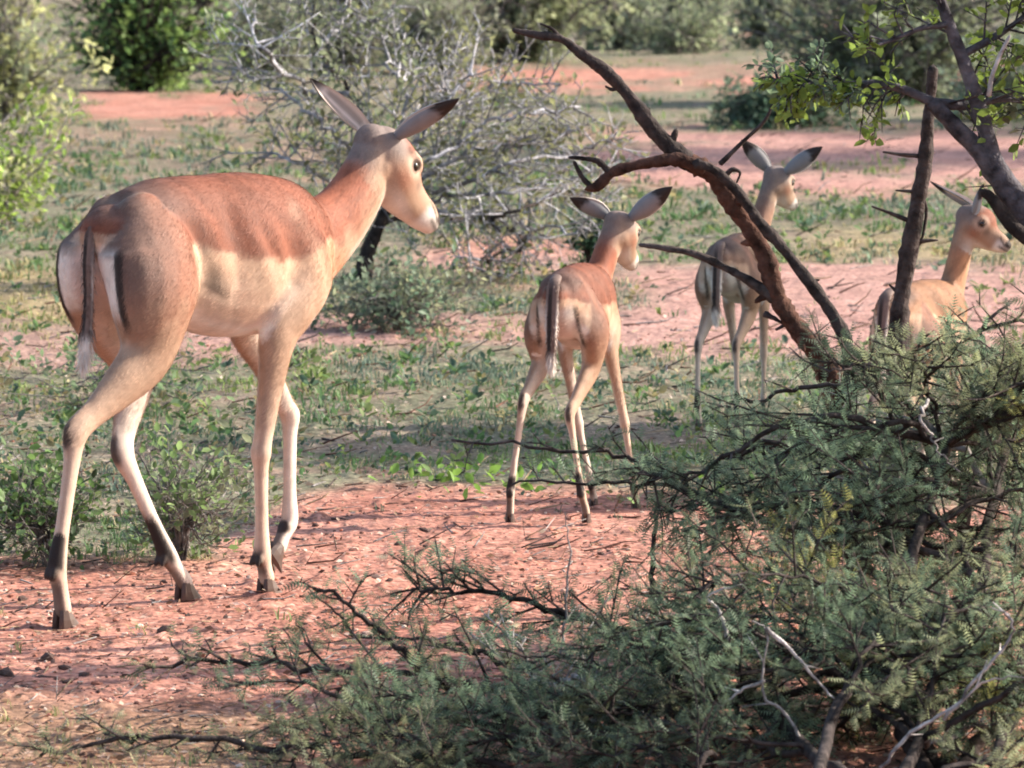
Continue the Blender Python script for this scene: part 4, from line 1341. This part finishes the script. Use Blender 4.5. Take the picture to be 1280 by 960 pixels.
# adult: hooves on the soil, heading 52 degrees away from the picture plane
HEAD_A = 52
_l = np.array([-math.sin(math.radians(HEAD_A)), math.cos(math.radians(HEAD_A)), 0])
locA = on_ground(78, 785) + _l * 0.07
locA[2] = 0
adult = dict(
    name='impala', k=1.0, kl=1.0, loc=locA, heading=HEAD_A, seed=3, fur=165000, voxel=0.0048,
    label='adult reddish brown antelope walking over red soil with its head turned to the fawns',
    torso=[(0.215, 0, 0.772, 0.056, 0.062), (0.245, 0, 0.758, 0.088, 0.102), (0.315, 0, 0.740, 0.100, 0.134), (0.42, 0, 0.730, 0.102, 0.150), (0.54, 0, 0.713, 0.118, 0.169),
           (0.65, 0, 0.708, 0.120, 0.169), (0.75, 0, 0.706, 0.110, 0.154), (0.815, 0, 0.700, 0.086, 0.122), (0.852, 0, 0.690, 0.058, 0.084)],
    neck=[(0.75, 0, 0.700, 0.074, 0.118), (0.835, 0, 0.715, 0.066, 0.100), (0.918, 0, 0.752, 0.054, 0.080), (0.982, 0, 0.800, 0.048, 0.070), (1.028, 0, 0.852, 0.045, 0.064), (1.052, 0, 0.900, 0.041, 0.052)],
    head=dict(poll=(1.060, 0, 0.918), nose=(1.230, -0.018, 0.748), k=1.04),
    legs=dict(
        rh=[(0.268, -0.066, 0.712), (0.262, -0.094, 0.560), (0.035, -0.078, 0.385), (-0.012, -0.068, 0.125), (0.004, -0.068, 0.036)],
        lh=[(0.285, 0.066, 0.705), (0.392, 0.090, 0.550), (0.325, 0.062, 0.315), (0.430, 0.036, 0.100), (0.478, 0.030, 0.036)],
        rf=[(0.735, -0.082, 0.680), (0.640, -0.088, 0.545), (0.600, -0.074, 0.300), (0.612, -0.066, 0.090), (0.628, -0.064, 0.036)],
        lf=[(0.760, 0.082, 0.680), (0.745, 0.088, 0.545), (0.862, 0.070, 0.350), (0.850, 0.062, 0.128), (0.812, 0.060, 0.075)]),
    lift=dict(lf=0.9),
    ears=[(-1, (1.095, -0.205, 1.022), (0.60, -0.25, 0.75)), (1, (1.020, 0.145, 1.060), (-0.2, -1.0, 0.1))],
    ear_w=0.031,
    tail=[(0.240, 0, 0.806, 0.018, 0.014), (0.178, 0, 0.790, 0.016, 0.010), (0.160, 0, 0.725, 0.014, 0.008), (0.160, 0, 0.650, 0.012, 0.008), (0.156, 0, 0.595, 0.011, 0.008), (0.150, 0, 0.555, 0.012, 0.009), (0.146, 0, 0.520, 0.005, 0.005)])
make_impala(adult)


def fawn_parts(s0, s1, zb, k):
    """torso and neck root of a fawn with its back at zb, rump at s0 and breast at s1"""
    A = adult['torso']
    a0, a1 = A[0][0], A[-1][0]
    return [(s0 + (t[0] - a0) / (a1 - a0) * (s1 - s0), 0, zb - (0.884 - t[2]) * k, t[3] * k * 0.92, t[4] * k * 0.96) for t in A]


def make_fawn(px_rear, heading, zb, k, length, neck_tip, head_nose, legs, ears, label, seed, head_k, loc=None, ear_w=0.033, fur=42000, hoof=0.62, red=None, tone=(0.84, 0.82, 0.80)):
    a = math.radians(heading)
    fwd = np.array([math.cos(a), math.sin(a), 0])
    r = np.array([(px_rear[0] - 640) * px_rear[1] / FPX, px_rear[1], 0])
    L = r + fwd * length / 2
    s0, s1 = -length / 2, length / 2
    T = fawn_parts(s0, s1, zb, k)
    nt_ = np.array(neck_tip, float)
    n0 = np.array([s1 - 0.10 * k - 0.02, 0, zb - 0.17 * k])
    n1 = np.array([s1 - 0.02, 0, zb - 0.11 * k])
    neck = []
    for t, ra, rb in ((0, 0.075, 0.112), (0.25, 0.062, 0.088), (0.5, 0.050, 0.068), (0.75, 0.046, 0.060), (1.0, 0.041, 0.050)):
        p = n0 * (1 - t) ** 2 + n1 * 2 * t * (1 - t) + nt_ * t * t
        neck.append((*p, ra * k * 1.02, rb * k * 1.04))
    tz = zb - 0.085 * k
    tail = [(s0 + 0.012, 0, tz + 0.028, 0.013, 0.008), (s0 - 0.018, 0, tz + 0.008, 0.015, 0.009), (s0 - 0.034, 0, tz - 0.06, 0.015, 0.007), (s0 - 0.038, 0, tz - 0.11, 0.012, 0.007), (s0 - 0.038, 0, tz - 0.15, 0.008, 0.006), (s0 - 0.038, 0, tz - 0.175, 0.003, 0.003)]
    spec = dict(name='impala_fawn', k=k, kl=k * 0.80, loc=L, heading=heading, seed=seed, fur=fur, label=label, torso=T, neck=neck,
                head=dict(poll=neck_tip, nose=head_nose, k=head_k), legs=legs, ears=ears, ear_w=ear_w, tail=tail, voxel=0.0052, furk=0.85, hoof_k=hoof, leg_k=1.18, bar=0.85, tone=np.array(tone))
    if red is not None:
        spec['red'] = red
    return make_impala(spec)


# nearest fawn, seen from behind
make_fawn((694, 12.02), 76, 0.600, 0.63, 0.44, (0.255, -0.035, 0.672), (0.350, -0.055, 0.572),
          dict(lh=[(-0.115, 0.045, 0.490), (-0.070, 0.062, 0.385), (-0.225, 0.075, 0.285), (-0.245, 0.100, 0.080), (-0.235, 0.104, 0.024)],
               rh=[(-0.115, -0.045, 0.490), (-0.060, -0.060, 0.385), (-0.200, -0.030, 0.255), (-0.205, -0.058, 0.080), (-0.190, -0.068, 0.024)],
               lf=[(0.130, 0.050, 0.455), (0.100, 0.052, 0.375), (0.110, 0.022, 0.205), (0.110, -0.010, 0.062), (0.125, -0.012, 0.024)],
               rf=[(0.130, -0.050, 0.455), (0.105, -0.058, 0.375), (0.115, -0.090, 0.205), (0.125, -0.110, 0.062), (0.140, -0.112, 0.024)]),
          [(-1, (0.235, -0.178, 0.765), (0.75, -0.35, 0.3)), (1, (0.230, 0.072, 0.735), (0.80, -0.1, 0.4))],
          'nearest small fawn standing with its rump and thin black-striped tail turned to the viewer', 4, 0.76)
# second fawn behind the dead branch
make_fawn((900, 14.2), 74, 0.540, 0.60, 0.42, (0.235, -0.045, 0.680), (0.320, -0.085, 0.600),
          dict(lh=[(-0.110, 0.042, 0.445), (-0.065, 0.058, 0.345), (-0.200, 0.062, 0.235), (-0.205, 0.062, 0.072), (-0.190, 0.062, 0.023)],
               rh=[(-0.110, -0.042, 0.445), (-0.055, -0.055, 0.345), (-0.180, -0.040, 0.235), (-0.185, -0.045, 0.072), (-0.170, -0.045, 0.023)],
               lf=[(0.125, 0.045, 0.415), (0.100, 0.050, 0.340), (0.110, 0.030, 0.190), (0.110, 0.025, 0.058), (0.125, 0.025, 0.023)],
               rf=[(0.125, -0.045, 0.415), (0.100, -0.052, 0.340), (0.110, -0.050, 0.190), (0.110, -0.050, 0.058), (0.125, -0.050, 0.023)]),
          [(-1, (0.230, -0.188, 0.768), (0.75, -0.55, 0.2)), (1, (0.205, 0.040, 0.785), (0.85, 0.15, 0.2))],
          'pale fawn standing behind the leaning dead branch with its ears spread', 5, 0.73, red=np.array([0.25, 0.135, 0.09]), tone=(0.80, 0.82, 0.84))
# third fawn behind the upright stem
make_fawn((1111, 12.5), 62, 0.530, 0.58, 0.41, (0.200, -0.035, 0.668), (0.225, -0.128, 0.598),
          dict(lh=[(-0.105, 0.040, 0.420), (-0.055, 0.055, 0.325), (-0.170, 0.055, 0.225), (-0.170, 0.055, 0.070), (-0.155, 0.055, 0.022)],
               rh=[(-0.105, -0.040, 0.420), (-0.055, -0.055, 0.325), (-0.195, -0.055, 0.225), (-0.200, -0.055, 0.070), (-0.185, -0.055, 0.022)],
               lf=[(0.120, 0.043, 0.390), (0.095, 0.048, 0.325), (0.110, 0.040, 0.180), (0.110, 0.040, 0.055), (0.125, 0.040, 0.022)],
               rf=[(0.120, -0.043, 0.390), (0.095, -0.050, 0.325), (0.095, -0.050, 0.180), (0.095, -0.050, 0.055), (0.110, -0.050, 0.022)]),
          [(-1, (0.130, -0.105, 0.755), (0.1, -1.0, 0.2)), (1, (0.225, 0.078, 0.752), (0.1, -1.0, 0.2))],
          'fawn half hidden by the upright dead stem and the thorn bush, looking to the side', 6, 0.72, red=np.array([0.33, 0.17, 0.095]), tone=(0.85, 0.84, 0.82))

# ------------------------------------------------------------------ grass, litter, stones


def scatter_px(rng, n, x0, x1, y0, y1):
    px = rng.uniform(x0, x1, n)
    py = rng.uniform(y0, y1, n)
    d2 = -(py - 480)
    dirz = FW[2] * FPX + UP[2] * d2
    diry = FW[1] * FPX + UP[1] * d2
    t = -CAMH / dirz
    return (px - 640) * t, diry * t, px, py


def grass():
    rng = np.random.default_rng(90)
    n = 64000
    X, Y, px, py = scatter_px(rng, n, -600, 1850, 6, 985)
    bare, green, dust_shade, dry, _ = cover(X, Y)
    clump = fbm(X * 3.5, Y * 2.5, 4, 15)
    keep = rng.random(n) < (0.04 + 0.96 * (1 - bare) ** 1.5) * sstep(0.36, 0.58, clump) * np.where(bare > 0.8, 0.2, 1) * np.where(Y < 9.6, 0.35, 1.0)
    X, Y = X[keep], Y[keep]
    n = len(X)
    m = rng.integers(4, 13, n)
    hs = rng.random(n) ** 1.8
    tone = rng.random(n)
    rep = np.repeat(np.arange(n), m)
    sc = np.clip(Y / 14, 0.8, 1.9)[rep]
    X, Y, hs, tone = X[rep] + rng.normal(0, 0.016, len(rep)) * sc, Y[rep] + rng.normal(0, 0.02, len(rep)) * sc, hs[rep], tone[rep]
    n = len(X)
    bare, green, dust_shade, dry, _ = cover(X, Y)
    clump = fbm(X * 3.5, Y * 2.5, 4, 15)
    h = (0.008 + 0.038 * hs) * rng.uniform(0.4, 1.1, n) * (0.5 + 0.8 * clump) * sc
    w = (h * rng.uniform(0.02, 0.05, n) + 0.0009) * sc
    az = rng.uniform(0, 2 * math.pi, n)
    lean = rng.uniform(0.3, 1.6, n)
    Z = gz(X, Y)
    B = np.stack([X, Y, Z - 0.004], -1)
    sd = np.stack([np.cos(az), np.sin(az), np.zeros(n)], -1)
    fw = np.stack([-np.sin(az), np.cos(az), np.zeros(n)], -1)
    mid = B + np.array([0, 0, 1.0]) * (h * 0.6)[:, None] + fw * (h * lean * 0.25)[:, None]
    tip = B + np.array([0, 0, 1.0]) * (h * (1 - 0.2 * lean))[:, None] + fw * (h * lean * 0.8)[:, None]
    V = np.stack([B - sd * w[:, None], B + sd * w[:, None], mid + sd * w[:, None] * 0.9, mid - sd * w[:, None] * 0.9, tip], 1)
    k = (np.arange(n) * 5)[:, None]
    tris = np.concatenate([k + np.array([0, 1, 2]), k + np.array([0, 2, 3]), k + np.array([3, 2, 4])], 1).reshape(-1, 3)
    g = np.array([0.105, 0.185, 0.075])
    g2 = np.array([0.20, 0.275, 0.080])
    bl = np.array([0.13, 0.18, 0.13])
    st = np.array([0.42, 0.34, 0.18])
    m = fbm(X * 1.3, Y * 0.9, 3, 27)
    c = mixc(g, g2, sstep(0.45, 0.7, m))
    c = mixc(c, bl, sstep(0.5, 0.65, fbm(X * 1.1 + 9, Y * 0.8, 2, 28)))
    pd = np.clip(0.22 + 0.6 * dry + 0.35 * bare, 0, 1)
    c = mixc(c, st, (0.6 * tone + 0.4 * rng.random(n) < pd) * rng.uniform(0.5, 1, n))
    c = c * rng.uniform(0.65, 1.4, (n, 1))
    o = bpy.data.objects.new('grass', mesh_np('grass', V.reshape(-1, 3), tris, None, np.repeat(c, 5, 0), False, M_GRASS))
    tag(o, 'short green and straw coloured grass over the red earth', 'grass', kind='stuff')
    link(o)


grass()


def forbs():
    """low broad-leaved herbs in the green band, each leaf a small blade"""
    rng = np.random.default_rng(91)
    p = Plant(91)
    n = 5600
    X, Y, px, py = scatter_px(rng, n, -600, 1850, 160, 700)
    bare, green, dust_shade, dry, _ = cover(X, Y)
    for i in range(n):
        if rng.random() > (1 - bare[i]) * 0.9:
            continue
        z = float(gz(X[i:i + 1], Y[i:i + 1])[0])
        m = rng.integers(3, 9)
        col = (np.array([0.09, 0.16, 0.06]), np.array([0.08, 0.13, 0.085]), np.array([0.16, 0.21, 0.07]), np.array([0.28, 0.24, 0.12]))[rng.choice(4, p=[0.35, 0.3, 0.25, 0.1])]
        s = rng.uniform(0.012, 0.030) * min(max(Y[i] / 14, 0.8), 1.7)
        for j in range(m):
            a = rng.uniform(0, 2 * math.pi)
            d = np.array([math.cos(a), math.sin(a), rng.uniform(0.2, 1.2)])
            p.leaf(np.array([X[i], Y[i], z + rng.uniform(0, 0.03)]) + unit(d) * 0.01, unit(d), s * rng.uniform(0.6, 1.3), col * rng.uniform(0.6, 1.5))
    # a bright clump near the nearest fawn and one by the adult's hind leg
    for cx, cy, m, sp, hh in ((575, 605, 60, 0.10, 0.05), (650, 612, 25, 0.08, 0.03), (212, 690, 26, 0.025, 0.09), (905, 630, 30, 0.1, 0.04)):
        b = on_ground(cx, cy)
        for j in range(m):
            q = b + np.array([rng.normal(0, sp), rng.normal(0, sp * 1.5), rng.uniform(0, hh)])
            d = unit(np.array([rng.normal(0, 1), rng.normal(0, 1), rng.uniform(0.2, 1.5)]))
            p.leaf(q, d, rng.uniform(0.02, 0.04), np.array([0.17, 0.30, 0.06]) * rng.uniform(0.6, 1.3))
    o = bpy.data.objects.new('ground_herbs', p.leaves_mesh('ground_herbs', 'broad'))
    tag(o, 'low broad-leaved green herbs growing among the grass', 'herbs', kind='stuff')
    link(o)


forbs()


def stone_mesh(seed):
    rng = np.random.default_rng(seed)
    bm = bmesh.new()
    bmesh.ops.create_icosphere(bm, subdivisions=1, radius=1.0)
    for v in bm.verts:
        v.co *= 1 + rng.normal(0, 0.16)
    V = np.array([v.co[:] for v in bm.verts]) * np.array([1, 0.8, 0.55])
    F = np.array([[v.index for v in f.verts] for f in bm.faces])
    bm.free()
    return V, F


def gravel():
    rng = np.random.default_rng(92)
    n = 11000
    X, Y, px, py = scatter_px(rng, n, -260, 1540, 385, 985)
    bare, green, dust_shade, dry, _ = cover(X, Y)
    keep = rng.random(n) < 0.10 + 0.9 * bare
    X, Y = X[keep], Y[keep]
    n = len(X)
    s = 0.0022 + 0.0055 * rng.random(n) ** 2.5
    T = [stone_mesh(i) for i in range(6)]
    VV, FF, CC = [], [], []
    b = 0
    Z = gz(X, Y)
    pal = np.array([[0.36, 0.15, 0.10], [0.20, 0.10, 0.075], [0.52, 0.33, 0.25], [0.62, 0.46, 0.36], [0.11, 0.07, 0.06]])
    pi = rng.choice(5, n, p=[0.34, 0.22, 0.20, 0.12, 0.12])
    for i in range(n):
        V, F = T[i % 6]
        a = rng.uniform(0, 6.28)
        R = np.array([[math.cos(a), -math.sin(a), 0], [math.sin(a), math.cos(a), 0], [0, 0, 1]])
        VV.append((V * s[i]) @ R.T + [X[i], Y[i], Z[i] + s[i] * 0.25])
        FF.append(F + b)
        CC.append(np.repeat(pal[pi[i]][None] * rng.uniform(0.75, 1.25), len(V), 0))
        b += len(V)
    o = bpy.data.objects.new('gravel', mesh_np('gravel', np.vstack(VV), np.vstack(FF), None, np.vstack(CC), False, M_STONE))
    tag(o, 'fine reddish gravel and crumbs of soil on the bare ground', 'gravel', kind='stuff')
    link(o)
    # stones large enough to tell apart
    meshes = {}
    for m in range(5):
        for cn, cc in (('dark', (0.10, 0.065, 0.055)), ('red', (0.33, 0.145, 0.10)), ('pale', (0.55, 0.37, 0.29))):
            V, F = stone_mesh(40 + m)
            meshes[(m, cn)] = mesh_np('stone', V, F, None, np.repeat(np.array([cc]), len(V), 0), False, M_STONE)
    lab = {'dark': 'small dark brown stone lying on the bare red soil', 'red': 'small rust red clod lying on the bare red soil', 'pale': 'small pale pinkish stone lying on the bare red soil'}
    grp = {'dark': 'dark stones on the red soil', 'red': 'red clods on the red soil', 'pale': 'pale stones on the red soil'}
    fixed = [(60, 826, 0.020, 'dark'), (8, 845, 0.020, 'dark'), (205, 795, 0.015, 'dark'), (85, 853, 0.012, 'dark'), (28, 752, 0.014, 'dark'), (530, 665, 0.012, 'dark'), (498, 678, 0.012, 'dark'),
             (118, 797, 0.010, 'dark'), (170, 828, 0.012, 'red'), (105, 845, 0.011, 'dark'), (505, 826, 0.010, 'dark'), (240, 792, 0.010, 'pale'), (395, 655, 0.012, 'dark'), (120, 855, 0.011, 'red')]
    items = list(fixed)
    while len(items) < 110:
        x, y = rng.uniform(-60, 900), rng.uniform(640, 945)
        q = on_ground(x, y)
        if cover(np.array([q[0]]), np.array([q[1]]))[0][0] < 0.7:
            continue
        items.append((x, y, rng.uniform(0.006, 0.012), ('dark', 'red', 'pale')[rng.choice(3, p=[0.35, 0.35, 0.3])]))
    for i, (x, y, s, cn) in enumerate(items):
        q = on_ground(x, y)
        o = bpy.data.objects.new('stone', meshes[(i % 5, cn)])
        o.location = (q[0], q[1], float(gz(q[0:1], q[1:2])[0]) + s * 0.2)
        o.scale = (s * rng.uniform(0.9, 1.3), s * rng.uniform(0.8, 1.1), s * rng.uniform(0.8, 1.2))
        o.rotation_euler = (rng.uniform(-0.3, 0.3), rng.uniform(-0.3, 0.3), rng.uniform(0, 6.28))
        own = {0: 'largest dark stone on the soil below the hind hooves of the adult antelope', 1: 'dark stone beside the largest one, farther from the adult antelope',
               2: 'dark stone lying just past the planted hind hoof of the adult antelope', 5: 'dark stone between the forelegs of the adult and the nearest fawn',
               6: 'smaller dark stone beside the one between adult and nearest fawn', 12: 'dark stone behind the raised foreleg of the adult antelope'}.get(i)
        tag(o, own or lab[cn], 'stone', grp[cn])
        link(o)


gravel()


def litter():
    """dry twigs and leaf scraps on the ground"""
    rng = np.random.default_rng(93)
    p = Plant(93)
    n = 4200
    X, Y, px, py = scatter_px(rng, n, -260, 1540, 150, 985)
    for i in range(n):
        z = float(gz(X[i:i + 1], Y[i:i + 1])[0])
        a = rng.normal(0, 0.9)
        d = np.array([math.cos(a), math.sin(a), rng.normal(0.05, 0.12)])
        col = (GREYWOOD * 1.2, REDWOOD * 1.5, np.array([0.34, 0.25, 0.16]), BLACKISH * 1.5)[rng.integers(4)]
        L = rng.uniform(0.02, 0.10) * min(max(Y[i] / 12, 0.7), 2)
        r = rng.uniform(0.001, 0.003) * min(max(Y[i] / 12, 0.7), 2)
        p.tube(p.wander(np.array([X[i], Y[i], z + 0.003]), d, L, 3, 0.2), r, r * 0.5, col, twig=True)
    m = 9000
    X, Y, px, py = scatter_px(rng, m, -260, 1540, 380, 985)
    Z = gz(X, Y)
    pal = [np.array([0.50, 0.38, 0.28]), np.array([0.16, 0.09, 0.06]), np.array([0.09, 0.06, 0.05]), np.array([0.34, 0.22, 0.14]), np.array([0.62, 0.50, 0.42])]
    for i in range(m):
        a = rng.uniform(0, 6.28)
        p.leaf(np.array([X[i], Y[i], Z[i] + 0.004]), unit(np.array([math.cos(a), math.sin(a), rng.normal(0.1, 0.2)])), rng.uniform(0.006, 0.022), pal[rng.integers(5)] * rng.uniform(0.7, 1.3))
    o = bpy.data.objects.new('leaf_litter', p.leaves_mesh('leaf_litter', 'small'))
    tag(o, 'small dry leaf scraps scattered over the soil', 'litter', kind='stuff')
    link(o)
    o = bpy.data.objects.new('ground_litter', p.tubes_mesh('ground_litter', p.twigs, 3))
    tag(o, 'dry broken twigs scattered over the ground', 'litter', kind='stuff')
    link(o)


litter()
